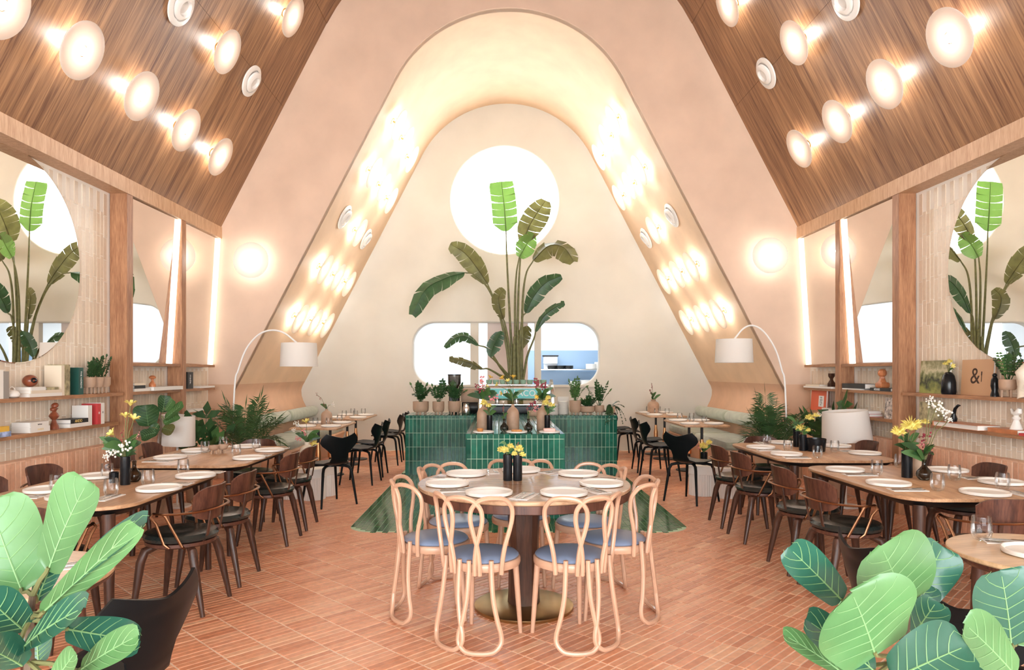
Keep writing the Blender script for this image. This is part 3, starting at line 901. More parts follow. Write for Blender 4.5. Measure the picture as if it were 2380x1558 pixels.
def make_dining_chair():
    r = empty('dining_chair', cat='chair')
    MB().lathe([(0.0001, 0.425), (0.19, 0.425), (0.214, 0.435), (0.218, 0.452), (0.205, 0.472), (0.15, 0.482), (0.07, 0.476), (0.0001, 0.472)], 28).build('seat', X['leather'], r)
    MB().lathe([(0.0001, 0.395), (0.185, 0.395), (0.205, 0.405), (0.205, 0.424), (0.0001, 0.424)], 28).build('seat_frame', X['midwood'], r)
    for sx in (-1, 1):
        for sy in (-1, 1):
            t = 1.0 if sy > 0 else 1.12
            MB().tube([(sx * 0.10, sy * 0.10, 0.397), (sx * 0.155, sy * 0.145, 0.375), (sx * 0.172, sy * 0.162, 0.31), (sx * 0.192, sy * 0.2 * t, 0.0)], [0.022, 0.027, 0.026, 0.014], 10).build('leg', X['darkwood'], r)
    def back(u, v):
        a = math.radians(-46 + 92 * u)
        z = 0.555 + 0.205 * v
        e = abs(2 * u - 1)
        k = e ** 5
        z = z - 0.05 * k * max(0, (v - 0.4) / 0.6) ** 1.5 + 0.045 * k * max(0, (0.45 - v) / 0.45) ** 1.5
        R = 0.255 + 0.03 * v
        return (R * math.sin(a) * 0.92, 0.03 - R * math.cos(a), z)
    MB().grid(back, 16, 7, 0.012).build('backrest', X['midwood'], r)
    pth = []
    for k in range(25):
        a = math.radians(-112 + 224 * k / 24)
        pth.append((0.272 * math.sin(a), -0.045 - 0.225 * math.cos(a), 0.632 - 0.012 * abs(math.sin(a))))
    MB().tube(pth, 0.0095, 8, flat=0.75).build('arm_rail', X['bronze'], r)
    for sx in (-1, 1):
        e = pth[-1] if sx > 0 else pth[0]
        MB().tube([e, (sx * 0.258, e[1] + 0.016, 0.60), (sx * 0.245, e[1] - 0.01, 0.56), (sx * 0.212, 0.0, 0.43), (sx * 0.205, -0.03, 0.405)], 0.0085, 8).build('arm_strut', X['bronze'], r)
        MB().tube([(sx * 0.268, -0.02, 0.622), (sx * 0.262, -0.035, 0.605), (sx * 0.222, -0.115, 0.42), (sx * 0.19, -0.11, 0.405)], 0.0085, 8).build('arm_strut', X['bronze'], r)
        MB().tube([(sx * 0.07, -0.165, 0.41), (sx * 0.085, -0.205, 0.47), (sx * 0.09, -0.23, 0.62)], 0.011, 8, flat=0.6).build('back_upright', X['darkwood'], r)
    return r
DC = Proto(make_dining_chair())
W_, E_, N_, S_ = (-1, 0), (1, 0), (0, 1), (0, -1)
cj = random.Random(3)
dch = [((-2.11, 4.32), W_, 'on the aisle side of the near left table, nearest the camera'), ((-2.11, 4.88), W_, 'on the aisle side of the near left table, farther seat'),
       ((-2.12, 5.98), W_, 'on the aisle side of the far left table, nearer seat'), ((-2.12, 6.54), W_, 'on the aisle side of the far left table, farther seat'),
       ((-3.33, 4.58), E_, 'on the wall side of the near left table, nearest the camera'), ((-3.33, 5.15), E_, 'on the wall side of the near left table, farther seat'),
       ((-3.33, 6.2), E_, 'on the wall side of the far left table, nearer seat'), ((-3.33, 6.78), E_, 'on the wall side of the far left table, farther seat'),
       ((-2.62, 3.79), N_, 'at the near end of the near left table, behind big leaves'), ((-2.60, 6.93), S_, 'at the far end of the far left table'),
       ((2.14, 4.58), E_, 'on the aisle side of the near right table, nearest the camera'), ((2.14, 5.14), E_, 'on the aisle side of the near right table, farther seat'),
       ((2.14, 6.06), E_, 'on the aisle side of the far right table, nearer seat'), ((2.14, 6.63), E_, 'on the aisle side of the far right table, farther seat'),
       ((3.37, 4.68), W_, 'on the wall side of the near right table, nearest the camera'), ((3.37, 5.25), W_, 'on the wall side of the near right table, farther seat'),
       ((3.37, 6.12), W_, 'on the wall side of the far right table, nearer seat'), ((3.37, 6.98), W_, 'on the wall side of the far right table, farther seat'),
       ((2.68, 4.02), N_, 'at the near end of the near right table'), ((2.66, 7.25), S_, 'at the far end of the far right table')]
for (x, y), d, ph in dch:
    DC.put((x, y, 0), rz_to(d) + cj.uniform(-0.06, 0.06), 'walnut dining chair ' + ph, 'walnut dining chairs with black leather seats')
# ---- bentwood chairs around the central table
RT = Vector((0.012, 4.30, 0)); RTZ = 0.77; RTR = 0.65
def make_bent_chair():
    r = empty('bentwood_chair', cat='chair')
    MB().lathe([(0.0001, 0.405), (0.185, 0.405), (0.2, 0.408), (0.204, 0.42), (0.204, 0.442), (0.198, 0.45), (0.17, 0.452), (0.0001, 0.452)], 32).build('seat_ring', X['benthood'], r)
    MB().lathe([(0.0001, 0.452), (0.19, 0.452), (0.195, 0.458), (0.185, 0.468), (0.14, 0.48), (0.07, 0.486), (0.0001, 0.487)], 32).build('seat', X['bluepad'], r)
    def pt(ang, rad, z):
        a = math.radians(ang)
        return (rad * math.sin(a), -rad * math.cos(a), z)
    def hoop(c, half, tube_r, nm, rad):
        pts = [(-w, z) for w, z in half] + [(w, z) for w, z in reversed(half[:-1])]
        cv = curve3([(w, z, 0) for w, z in pts], 56)
        MB().tube([pt(c + q.x, rad(q.y), q.y) for q in cv], tube_r, 8).build(nm, X['benthood'], r)
    for c in (-38, 0, 38):
        hoop(c, [(15.5, 0.398), (16, 0.47), (18.5, 0.55), (23.5, 0.63), (26, 0.69), (24.5, 0.745), (17, 0.787), (9, 0.802), (0, 0.806)], 0.0125, 'back_hoop', lambda z: 0.214 + 0.05 * (z - 0.40) / 0.4)
    for c in (-23, 23):
        hoop(c, [(15.5, 0.475), (15.8, 0.38), (17, 0.28), (21.5, 0.17), (25.5, 0.10), (24.5, 0.055), (17, 0.022), (9, 0.0145), (0, 0.0132)], 0.013, 'leg_hoop', lambda z: 0.216 + 0.05 * max(0, 0.45 - z) / 0.45)
    for sx in (-1, 1):
        MB().tube([(sx * 0.135, 0.125, 0.42), (sx * 0.145, 0.14, 0.2), (sx * 0.155, 0.152, 0.0)], [0.017, 0.0155, 0.0115], 10).build('front_leg', X['benthood'], r)
    return r
BC = Proto(make_bent_chair())
ba = [(-116, 'front left, back towards the camera'), (-64, 'front right, back towards the camera'), (-167, 'on the left side'), (-13, 'on the right side'), (141, 'at the back left'), (90, 'at the back centre, by the green bar'), (39, 'at the back right')]
for a, ph in ba:
    d = Vector((math.cos(math.radians(a)), math.sin(math.radians(a)), 0))
    BC.put(RT + d * 0.545, rz_to(-d), 'blue-seated bentwood chair at round table, ' + ph, 'bentwood chairs around the central table')
r = empty('round_table', RT, label='large round pedestal table in the centre of the room', cat='table')
MB().lathe([(0.0001, RTZ - 0.026), (RTR - 0.006, RTZ - 0.026), (RTR, RTZ - 0.02), (RTR, RTZ - 0.004), (RTR - 0.004, RTZ), (0.0001, RTZ)], 96).build('tabletop', X['tabletop_round'], r, ang=25)
MB().lathe([(0.0001, RTZ - 0.075), (RTR - 0.012, RTZ - 0.075), (RTR - 0.004, RTZ - 0.07), (RTR - 0.004, RTZ - 0.027), (0.0001, RTZ - 0.027)], 96).build('apron', X['midwood'], r, ang=25)
MB().lathe([(0.10, 0.03), (0.095, 0.1), (0.092, 0.4), (0.10, 0.6), (0.13, RTZ - 0.078)], 12).build('pedestal', X['darkwood'], r, ang=10)
MB().lathe([(0.0001, 0.0), (0.30, 0.0), (0.305, 0.006), (0.305, 0.02), (0.29, 0.027), (0.12, 0.034), (0.0001, 0.034)], 64).build('base', X['brass'], r)
# ---- black ply chairs
def make_ply_chair():
    r = empty('ply_chair', cat='chair')
    S = [(0.238, 0.438, 0.13), (0.222, 0.452, 0.185), (0.16, 0.462, 0.215), (0.06, 0.455, 0.225), (-0.04, 0.445, 0.205), (-0.12, 0.445, 0.15), (-0.175, 0.468, 0.105),
         (-0.2, 0.515, 0.092), (-0.214, 0.565, 0.105), (-0.226, 0.615, 0.15), (-0.236, 0.66, 0.20), (-0.242, 0.695, 0.226), (-0.25, 0.735, 0.218), (-0.262, 0.785, 0.17)]
    n = len(S) - 1
    def sh(u, v):
        f = u * n; i = min(int(f), n - 1); t = f - i
        a, b_ = S[i], S[i + 1]
        y, z, w = [a[k] + (b_[k] - a[k]) * t for k in range(3)]
        q = 2 * v - 1
        up = min(1, max(0, (z - 0.46) / 0.2)) if y < -0.1 else 0
        yy = y + 0.055 * q * q * up * (w / 0.22)
        zz = z + (1 - up) * 0.016 * q * q
        if u > 0.85: zz += (u - 0.85) / 0.15 * (0.045 * abs(q) ** 1.3 - 0.04)
        return (q * w, yy, zz)
    MB().grid(sh, 39, 12, 0.011).build('shell', X['blackply'], r)
    for sx in (-1, 1):
        for sy in (-1, 1):
            y0 = 0.02 + sy * 0.03
            MB().tube([(sx * 0.03, y0, 0.428), (sx * 0.12, 0.02 + sy * 0.12, 0.424), (sx * 0.155, 0.02 + sy * 0.155, 0.412), (sx * 0.172, 0.02 + sy * 0.172, 0.37), (sx * 0.215, 0.02 + sy * 0.215, 0.0)],
                      [0.013, 0.016, 0.017, 0.016, 0.011], 10).build('leg', X['blackply'], r)
    MB().lathe([(0.0001, 0.415), (0.06, 0.415), (0.06, 0.43), (0.0001, 0.435)], 16).build('under_plate', X['blackmetal'], r)
    return r
PC = Proto(make_ply_chair())
pch = [((-1.99, 7.64), (-0.68, 0.73), 'beside the low white table, left of the aisle'), ((-1.93, 9.12), (-1, 0.1), 'at the left bistro table, nearer seat'), ((-1.93, 9.78), (-1, 0), 'at the left bistro table, farther seat'),
       ((-1.9, 11.0), (-1, 0), 'at the rear left bistro table, nearer seat'), ((-1.9, 11.65), (-1, 0), 'at the rear left bistro table, by the beige wall'),
       ((2.0, 7.80), (0.76, 0.65), 'beside the low white table, right of the aisle'), ((2.02, 9.45), (1, 0.1), 'at the right bistro table, nearer seat'), ((2.04, 10.2), (1, 0), 'at the right bistro table, farther seat'),
       ((1.98, 11.6), (1, 0), 'at the rear right bistro table, nearer seat'), ((1.95, 12.25), (1, 0), 'at the rear right bistro table, by the beige wall'),
       ((-1.43, 2.25), (-1, 0.28), 'in the lower left foreground, back to the aisle'), ((-1.98, 1.98), (0.1, 1), 'in the lower left corner, half hidden by leaves'),
       ((1.42, 2.24), (0.76, 0.65), 'in the lower right foreground, behind the fig leaves'), ((1.53, 2.80), (1, 0), 'left of the small round table at lower right')]
for (x, y), d, ph in pch:
    PC.put((x, y, 0), rz_to(d), 'black moulded plywood chair ' + ph, 'black plywood chairs')
# ---- bistro tables
def make_bistro(L):
    r = empty('bistro_table', cat='table')
    MB().prism(rrect(-0.31, 0.31, -L / 2, L / 2, 0.02, 3), 0.705, 0.73, 0.004).build('tabletop', X['tabletop'], r)
    for sy in (-1, 1):
        y = sy * L * 0.27
        p = MB().tube([(0, y, 0.02), (0, y, 0.705)], 0.019, 12).build('pole', X['blackmetal'], r)
        MB().lathe([(0.021, 0.24), (0.034, 0.25), (0.034, 0.40), (0.026, 0.44), (0.0205, 0.52)], 16, (0, y, 0), cap=False).build('sleeve', X['copper'], p)
        MB().lathe([(0.0001, 0), (0.19, 0), (0.19, 0.012), (0.05, 0.022), (0.0001, 0.022)], 28, (0, y, 0)).build('base', X['blackmetal'], r)
        MB().box((0, y, 0.70), (0.3, 0.06, 0.012)).build('top_plate', X['blackmetal'], r, ang=0)
    return r
BT = Proto(make_bistro(1.2))
for (x, y), ph in (((-2.52, 9.5), 'on the left, nearer the camera'), ((-2.52, 11.25), 'on the left, against the beige back wall'), ((2.66, 9.95), 'on the right, nearer the camera'), ((2.62, 11.95), 'on the right, against the beige back wall')):
    BT.put((x, y, 0), 0, 'rectangular wood-topped bistro table by the bench ' + ph, 'bistro tables by the benches')
# ---- small round tables in the foreground
def make_small_round():
    r = empty('side_table', cat='table')
    R = 0.36
    MB().lathe([(0.0001, TZ - 0.02), (R - 0.006, TZ - 0.02), (R, TZ - 0.014), (R, TZ - 0.003), (R - 0.004, TZ), (0.0001, TZ)], 64).build('tabletop', X['oak'], r, ang=25)
    MB().lathe([(0.0001, TZ - 0.055), (R - 0.05, TZ - 0.055), (R - 0.006, TZ - 0.03), (R - 0.004, TZ - 0.0205), (0.0001, TZ - 0.0205)], 64).build('apron', X['midwood'], r)
    for k in range(4):
        a = PI / 4 + k * PI / 2
        c, s_ = math.cos(a), math.sin(a)
        MB().tube([(c * 0.24, s_ * 0.24, TZ - 0.055), (c * 0.27, s_ * 0.27, 0.0)], [0.026, 0.016], 12).build('leg', X['midwood'], r)
    return r
SR = Proto(make_small_round())
FT1, FT2 = Vector((-1.92, 2.49, 0)), Vector((2.08, 2.80, 0))
SR.put(FT1, -0.49, 'small round oak table in the lower left foreground', 'small round foreground tables')
SR.put(FT2, 0.2, 'small round oak table in the lower right foreground', 'small round foreground tables')
# ---- low white clover tables
def make_clover():
    r = empty('clover_table', cat='table')
    P = []
    for k in range(96):
        a = 2 * PI * k / 96
        rad = 0.31 + 0.055 * math.cos(4 * a)
        P.append((rad * math.cos(a), rad * math.sin(a)))
    MB().prism(P, 0.25, 0.355, 0.006).build('top', X['whiteplaster'], r)
    for k in range(4):
        a = k * PI / 2
        Q = []
        for i in range(64):
            b_ = 2 * PI * i / 64
            rad = 0.148 + (0.004 if i % 2 else -0.003)
            Q.append((0.185 * math.cos(a) + rad * math.cos(b_), 0.185 * math.sin(a) + rad * math.sin(b_)))
        MB().prism(Q, 0.0, 0.25, 0.0).build('fluted_leg', X['whiteplaster'], r, ang=20)
    return r
CT = Proto(make_clover())
CT1, CT2 = Vector((-2.37, 8.14, 0)), Vector((2.44, 8.28, 0))
CT.put(CT1, 0.5, 'low white clover-shaped table with fluted legs, left of the aisle', 'low white fluted tables')
CT.put(CT2, 0.2, 'low white clover-shaped table with fluted legs, right of the aisle', 'low white fluted tables')
# ---- benches with bolsters in the alcove
for s, side in ((-1, 'left'), (1, 'right')):
    r = empty('bench', (s * 3.3, 11.2, 0), label='curved plaster bench base along the %s side of the alcove' % side, cat='bench', group='alcove benches')
    mb = MB()
    pr = [(-0.36, 0.0), (0.20, 0.0), (0.23, 0.08), (0.26, 0.2), (0.30, 0.3), (0.32, 0.345), (0.31, 0.365), (0.29, 0.37), (-0.36, 0.37)]
    k = len(pr); y0, y1 = -1.66, 1.66
    mb.add([(-s * p[0], y, p[1]) for y in (y0, y1) for p in pr], [(i, (i + 1) % k, k + (i + 1) % k, k + i) for i in range(k)] + [tuple(range(k)), tuple(range(2 * k - 1, k - 1, -1))])
    mb.build('base', X['brownplaster'], r)
    for q, (a, b_, nm) in enumerate(((9.58, 11.18, 'nearer half'), (11.22, 12.84, 'against the back wall'))):
        o = MB()
        poly = rrect(-0.325, 0.30, -(b_ - a) / 2, (b_ - a) / 2, 0.05, 5)
        o.prism(poly, 0.371, 0.475, 0.03)
        c = o.build('seat_cushion', X['sage'], loc=(s * 3.31, (a + b_) / 2, 0))
        tag(c, 'sage green velvet seat cushion on the %s bench, %s' % (side, nm), 'cushion', 'bench seat cushions')
        o = MB()
        ll = (b_ - a) / 2
        o.tube([(0, -ll, 0), (0, -ll + 0.02, 0), (0, -ll + 0.06, 0), (0, 0, 0), (0, ll - 0.06, 0), (0, ll - 0.02, 0), (0, ll, 0)], [0.06, 0.085, 0.095, 0.098, 0.095, 0.085, 0.06], 20)
        c = o.build('bolster', X['sage'], loc=(s * 3.55, (a + b_) / 2, 0.74))
        tag(c, 'round sage green velvet bolster along the %s bench back, %s' % (side, nm), 'bolster', 'bench bolsters')
# ================================================================== BAR
bar = empty('bar_counter', (0.03, 9.8, 0), label='T-shaped bar counter clad in glossy dark green tiles', cat='bar')
bx = MB()
bx.box((0, (BAR_Y1 - BAR_Y0) / 2, (BAR_Z - 0.012) / 2), (2 * BARW - 0.024, BAR_Y1 - BAR_Y0 - 0.024, BAR_Z - 0.012))
bx.box((PENX - 0.03, (PEN_Y0 - 9.8) / 2 + 0.02, (BAR_Z - 0.012) / 2), (2 * PENW - 0.024, 9.8 - PEN_Y0 + 0.016, BAR_Z - 0.012))
bx.build('core', X['greengrout'], bar, ang=0)
its = []
TW, TH = 0.0542, 0.195
def face(o, u, v, nu, nv, du, dv, skip=None):
    o = Vector(o); u = Vector(u); v = Vector(v)
    for i in range(nu):
        for j in range(nv):
            c = o + u * ((i + 0.5) * du) + v * ((j + 0.5) * dv)
            if skip and skip(c): continue
            its.append((Matrix.Translation(Vector((-0.03, -9.8, 0))) @ frame(c, u, v), du - 0.0068, dv - 0.0068))
nw = int(round(2 * BARW / TW)); dw = 2 * BARW / nw
npn = int(round(2 * PENW / TW)); dp = 2 * PENW / npn
rows_ = [(0.0, 0.197, 4), (0.788, 0.052, 1)]
inside = lambda c: abs(c.x - PENX) < PENW + 0.0
for z0, dz, nr in rows_:
    face((BARX - BARW, BAR_Y0, z0), (1, 0, 0), (0, 0, 1), nw, nr, dw, dz, inside)
    face((PENX - PENW, PEN_Y0, z0), (1, 0, 0), (0, 0, 1), npn, nr, dp, dz)
    nl = int((BAR_Y0 - PEN_Y0) / TW); dl = (BAR_Y0 - PEN_Y0) / nl
    face((PENX - PENW, BAR_Y0, z0), (0, -1, 0), (0, 0, 1), nl, nr, dl, dz)
    face((PENX + PENW, PEN_Y0, z0), (0, 1, 0), (0, 0, 1), nl, nr, dl, dz)
    ne = int((BAR_Y1 - BAR_Y0) / TW); de = (BAR_Y1 - BAR_Y0) / ne
    face((BARX - BARW, BAR_Y1, z0), (0, -1, 0), (0, 0, 1), ne, nr, de, dz)
    face((BARX + BARW, BAR_Y0, z0), (0, 1, 0), (0, 0, 1), ne, nr, de, dz)
face((BARX - BARW, BAR_Y0, BAR_Z), (1, 0, 0), (0, 1, 0), nw, 4, dw, (BAR_Y1 - BAR_Y0) / 4)
face((PENX - PENW, PEN_Y0, BAR_Z), (1, 0, 0), (0, 1, 0), npn, 15, dp, (BAR_Y0 - PEN_Y0) / 15)
tiles(bar, its, 'tile', 'tile_field', X['green_o'], X['green_a'], 0.002, 300, 0.011)
# ================================================================== TABLEWARE
def make_plate(R=0.132):
    r = MB().lathe([(0.0001, 0.0), (R * 0.86, 0.0), (R * 0.985, 0.004), (R, 0.012), (R, 0.02), (R - 0.004, 0.022), (R - 0.01, 0.019), (R - 0.016, 0.011), (0.0001, 0.010)], 40).build('plate', X['white'], ang=50)
    return tag(r, cat='plate')
def make_glass():
    R = 0.041
    r = empty('drinking_glass', cat='glass')
    MB().lathe([(0.0001, 0.001), (0.02, 0.0), (0.031, 0.006), (0.038, 0.02), (0.0405, 0.036), (0.0425, 0.037), (0.0425, 0.04), (0.0395, 0.041), (0.041, 0.06), (0.039, 0.085), (0.036, 0.104)], 24, cap=False).build('outer_wall', X['glass'], r, ang=30)
    MB().lathe([(0.0001, 0.012), (0.018, 0.012), (0.028, 0.02), (0.034, 0.036), (0.036, 0.06), (0.036, 0.085), (0.0352, 0.104)], 24, cap=False).build('inner_wall', X['glass'], r)
    return r
def make_napkin():
    r = MB().prism([(-0.05, -0.105), (0.05, -0.11), (0.052, 0.105), (-0.048, 0.11)], 0.0, 0.004, 0.001).build('napkin', X['linen'], ang=0)
    return tag(r, cat='napkin')
def make_fork():
    mb = MB()
    mb.tube([(0, -0.095, 0.003), (0, -0.03, 0.004), (0, 0.03, 0.004), (0, 0.05, 0.003)], [0.005, 0.004, 0.003, 0.006], 6, flat=0.4)
    mb.box((0, 0.06, 0.0035), (0.022, 0.022, 0.002))
    for k in range(4): mb.box((-0.009 + k * 0.006, 0.088, 0.0035), (0.0028, 0.036, 0.002))
    return tag(mb.build('fork', X['steel'], ang=30), cat='fork')
def make_knife():
    mb = MB()
    mb.tube([(0, -0.1, 0.003), (0, -0.05, 0.004), (0, 0.0, 0.004)], [0.005, 0.006, 0.005], 6, flat=0.5)
    mb.prism([(-0.006, 0.0), (0.006, 0.0), (0.008, 0.06), (0.004, 0.1), (-0.004, 0.1)], 0.002, 0.004)
    return tag(mb.build('knife', X['steel'], ang=30), cat='knife')
PL = Proto(make_plate()); GL = Proto(make_glass()); NP = Proto(make_napkin()); FK = Proto(make_fork()); KN = Proto(make_knife())
def plate(p, ph): PL.put(p, random.uniform(0, 6), 'white plate on ' + ph, 'white dinner plates')
def glass(p, ph): GL.put(p, random.uniform(0, 6), 'clear double-walled glass on ' + ph, 'double-walled drinking glasses')
def cutlery(p, rz, ph):
    NP.put(p, rz, 'folded white napkin on ' + ph, 'folded napkins')
    q = Matrix.Rotation(rz, 3, 'Z')
    FK.put(Vector(p) + q @ Vector((-0.02, 0, 0.0045)), rz + 0.07, 'steel fork lying on the napkin on ' + ph, 'forks')
    KN.put(Vector(p) + q @ Vector((0.022, -0.005, 0.0045)), rz - 0.05, 'steel knife lying on the napkin on ' + ph, 'knives')
def P_(px, py, z=TZ): return onz(px, py, z)
LA, LB, RA, RB = 'near left dining table', 'far left dining table', 'near right dining table', 'far right dining table'
sets = [(LA, (370, 1139), W_, 'nearest aisle seat'), (LA, (455, 1109), W_, 'farther aisle seat'), (LA, (228, 1110), E_, 'farther wall seat'), (LA, (112, 1142), E_, 'nearest wall seat'), (LA, (165, 1158), N_, 'near end seat'),
        (LB, (579, 1067), W_, 'nearer aisle seat'), (LB, (627, 1049), W_, 'farther aisle seat'), (LB, (396, 1066), E_, 'nearer wall seat'), (LB, (457, 1050), E_, 'farther wall seat'), (LB, (573, 1040), S_, 'far end seat'),
        (RA, (1964, 1095), E_, 'farther aisle seat'), (RA, (2065, 1127), E_, 'nearest aisle seat'), (RA, (2203, 1096), W_, 'farther wall seat'), (RA, (2327, 1124), W_, 'nearest wall seat'), (RA, (2289, 1149), N_, 'near end seat'),
        (RB, (1768, 1042), E_, 'farther aisle seat'), (RB, (1828, 1058), E_, 'nearer aisle seat'), (RB, (2010, 1056), W_, 'nearer wall seat'), (RB, (1944, 1039), W_, 'farther wall seat'), (RB, (1818, 1031), S_, 'far end seat')]
for tb, px, d, ph in sets:
    p = P_(*px)
    nm = '%s, %s' % (tb, ph)
    plate(p, nm)
    right = Vector((d[1], -d[0], 0))
    if nm != LA + ', farther wall seat':
        cutlery(p + right * 0.21, rz_to(d), nm)
for tb, px, ph in ((LA, (344, 1130), 'before nearest aisle plate'), (LA, (426, 1103), 'before farther aisle plate'), (LA, (258, 1154), 'beside the tall leaf'), (LA, (132, 1143), 'by nearest wall plate'), (LA, (249, 1113), 'behind the black vase'),
                   (LB, (477, 1053), 'left of two footed bowls'), (LB, (519, 1040), 'right behind two footed bowls'), (LB, (549, 1062), 'by nearer aisle plate'), (LB, (596, 1046), 'by far end plate'),
                   (RA, (2038, 1104), 'between the aisle plates'), (RA, (2179, 1141), 'in front of the dark vase'), (RA, (2218, 1117), 'by farther wall plate'), (RA, (2330, 1138), 'at the right edge'), (RA, (2092, 1088), 'behind the black vase'),
                   (RB, (1783, 1034), 'by farther aisle plate'), (RB, (1831, 1049), 'between the aisle plates'), (RB, (1900, 1065), 'in front of black vases'), (RB, (1940, 1051), 'by farther wall plate')):
    glass(P_(*px), '%s, %s' % (tb, ph))
for (px, sc_, nm) in (((497, 1056), 'bk', 'left of the pair'), ((518, 1054), 'tan', 'right of the pair')):
    b_ = empty('footed_bowl', P_(*px), label='small footed stoneware bowl on far left dining table, ' + nm, cat='bowl', group='footed bowls')
    MB().lathe([(0.012, 0.03), (0.03, 0.036), (0.044, 0.055), (0.047, 0.078), (0.044, 0.078), (0.04, 0.058), (0.0001, 0.042)], 24, cap=False).build('bowl', X['stone'] if sc_ == 'bk' else X['stone2'], b_)
    for k in range(3):
        a = k * 2.094
        MB().tube([(0.02 * math.cos(a), 0.02 * math.sin(a), 0.036), (0.026 * math.cos(a), 0.026 * math.sin(a), 0)], [0.009, 0.007], 8).build('foot', X['stone'], b_)
for a, ph in ba:
    d = Vector((math.cos(math.radians(a)), math.sin(math.radians(a)), 0))
    ph = 'round table, setting ' + {-116: 'at front left', -64: 'at front right', -167: 'on the left', -13: 'on the right', 141: 'at back left', 90: 'at back centre', 39: 'at back right'}[a]
    plate(RT + d * 0.475 + Vector((0, 0, RTZ)), ph)
    t = Vector((-d.y, d.x, 0))
    cutlery(RT + d * 0.45 + t * 0.205 + Vector((0, 0, RTZ)), rz_to(-d) + 0.1, ph)
k = 0
for (tx, ty), nm in (((-2.52, 9.5), 'left bistro table'), ((-2.52, 11.25), 'rear left bistro table'), ((2.66, 9.95), 'right bistro table'), ((2.62, 11.95), 'rear right bistro table')):
    s = -1 if tx < 0 else 1
    for dy, w1_ in ((-0.32, 'near end'), (0.32, 'far end')):
        for sx, w2_ in ((-1, 'aisle side' if s > 0 else 'bench side'), (1, 'bench side' if s > 0 else 'aisle side')):
            ph = '%s, %s, %s' % (nm, w1_, w2_)
            plate(Vector((tx + sx * 0.165, ty + dy, 0.73)), ph)
            glass(Vector((tx + sx * 0.09, ty + dy + 0.19, 0.73)), ph)
for ft, pts, nm in ((FT1, ((-0.02, -0.06), (0.16, 0.12)), 'small lower left round table'), (FT2, ((-0.06, -0.02), (0.02, -0.19)), 'small lower right round table')):
    plate(ft + Vector((pts[0][0], pts[0][1], TZ)), nm)
    cutlery(ft + Vector((pts[1][0], pts[1][1], TZ)), 1.25 if ft is FT2 else -1.0, nm)
glass(P_(2281, 1256), 'small lower right round table')
glass(P_(82, 1303), 'small lower left round table')
cutlery(P_(2352, 1262), 1.3, 'small lower right round table, far right side')
# ================================================================== VASES AND FLOWERS
def cyl_vase(p, R, h, label, m='blackceram', grp='black cylinder vases', cat='vase'):
    o = MB().lathe([(0.0001, 0), (R * 0.96, 0), (R, 0.004), (R, h - 0.003), (R - 0.003, h), (R - 0.006, h - 0.003), (R - 0.006, 0.01), (0.0001, 0.01)], 24).build('vase', X[m], loc=p)
    return tag(o, label, cat, grp)
def bottle_vase(p, R, h, label, m='stone', neck=0.3, grp=None):
    pr = [(0.0001, 0), (R * 0.93, 0), (R, h * 0.03), (R, h * 0.55), (R * 0.97, h * 0.66), (R * 0.84, h * 0.76), (R * 0.62, h * 0.83), (R * 0.36, h * 0.88), (R * neck, h * 0.92), (R * neck, h), (R * neck * 0.75, h), (R * neck * 0.7, h * 0.9), (0.0001, h * 0.85)]
    o = MB().lathe(pr, 28).build('bottle_vase', X[m], loc=p)
    return tag(o, label, 'vase', grp)
def bulb_vase(p, R, h, label, m='smoke'):
    pr = [(0.0001, 0), (R * 0.55, 0), (R * 0.9, h * 0.12), (R, h * 0.27), (R * 0.9, h * 0.42), (R * 0.55, h * 0.56), (R * 0.3, h * 0.68), (R * 0.27, h * 0.85), (R * 0.36, h)]
    o = MB().lathe(pr, 24, cap=False).build('bulb_vase', X[m], loc=p)
    return tag(o, label, 'vase', 'glass bulb vases')
def mum(mb, c, R, rg):
    c = Vector(c)
    mb.ball(c, R * 0.45, 8)
    for i in range(70):
        z = rg.uniform(-0.35, 1); a = i * 2.399963
        q = math.sqrt(max(0, 1 - z * z))
        d = Vector((q * math.cos(a), q * math.sin(a), z))
        t = d.orthogonal().normalized() * R * 0.13
        e = c + d * R * rg.uniform(0.85, 1.08)
        m_ = c + d * R * 0.62
        mb.add([c + d * R * 0.3, m_ + t, e, m_ - t], [(0, 1, 2, 3)])
def lily(mb, c, d, R, rg):
    c = Vector(c); d = Vector(d).normalized()
    u = d.orthogonal().normalized(); v = d.cross(u)
    for i in range(6):
        a = i * PI / 3 + rg.uniform(-0.15, 0.15)
        e = u * math.cos(a) + v * math.sin(a)
        t = d.cross(e) * R * 0.26
        m1 = c + d * R * 0.55 + e * R * 0.32; m2 = c + d * R * 0.95 + e * R * 0.75; e2 = c + d * R * 0.9 + e * R * 1.1
        mb.add([c, m1 + t, m2 + t * 0.9, e2, m2 - t * 0.9, m1 - t], [(0, 1, 2, 3, 4, 5)])
def tinycluster(mb, c, R, rg, n=16, s=0.16):
    for i in range(n):
        d = Vector((rg.gauss(0, 1), rg.gauss(0, 1), rg.gauss(0, 0.8))).normalized() * R * rg.uniform(0.3, 1)
        mb.ball(Vector(c) + d, R * s, 6)
def spray(mb, b, t, rg, R, n=14):
    b = Vector(b); t = Vector(t)
    for i in range(n):
        q = b.lerp(t, rg.uniform(0.45, 1.05))
        mb.ball(q + Vector((rg.uniform(-1, 1), rg.uniform(-1, 1), rg.uniform(-1, 1))) * R, R * 0.38, 6)
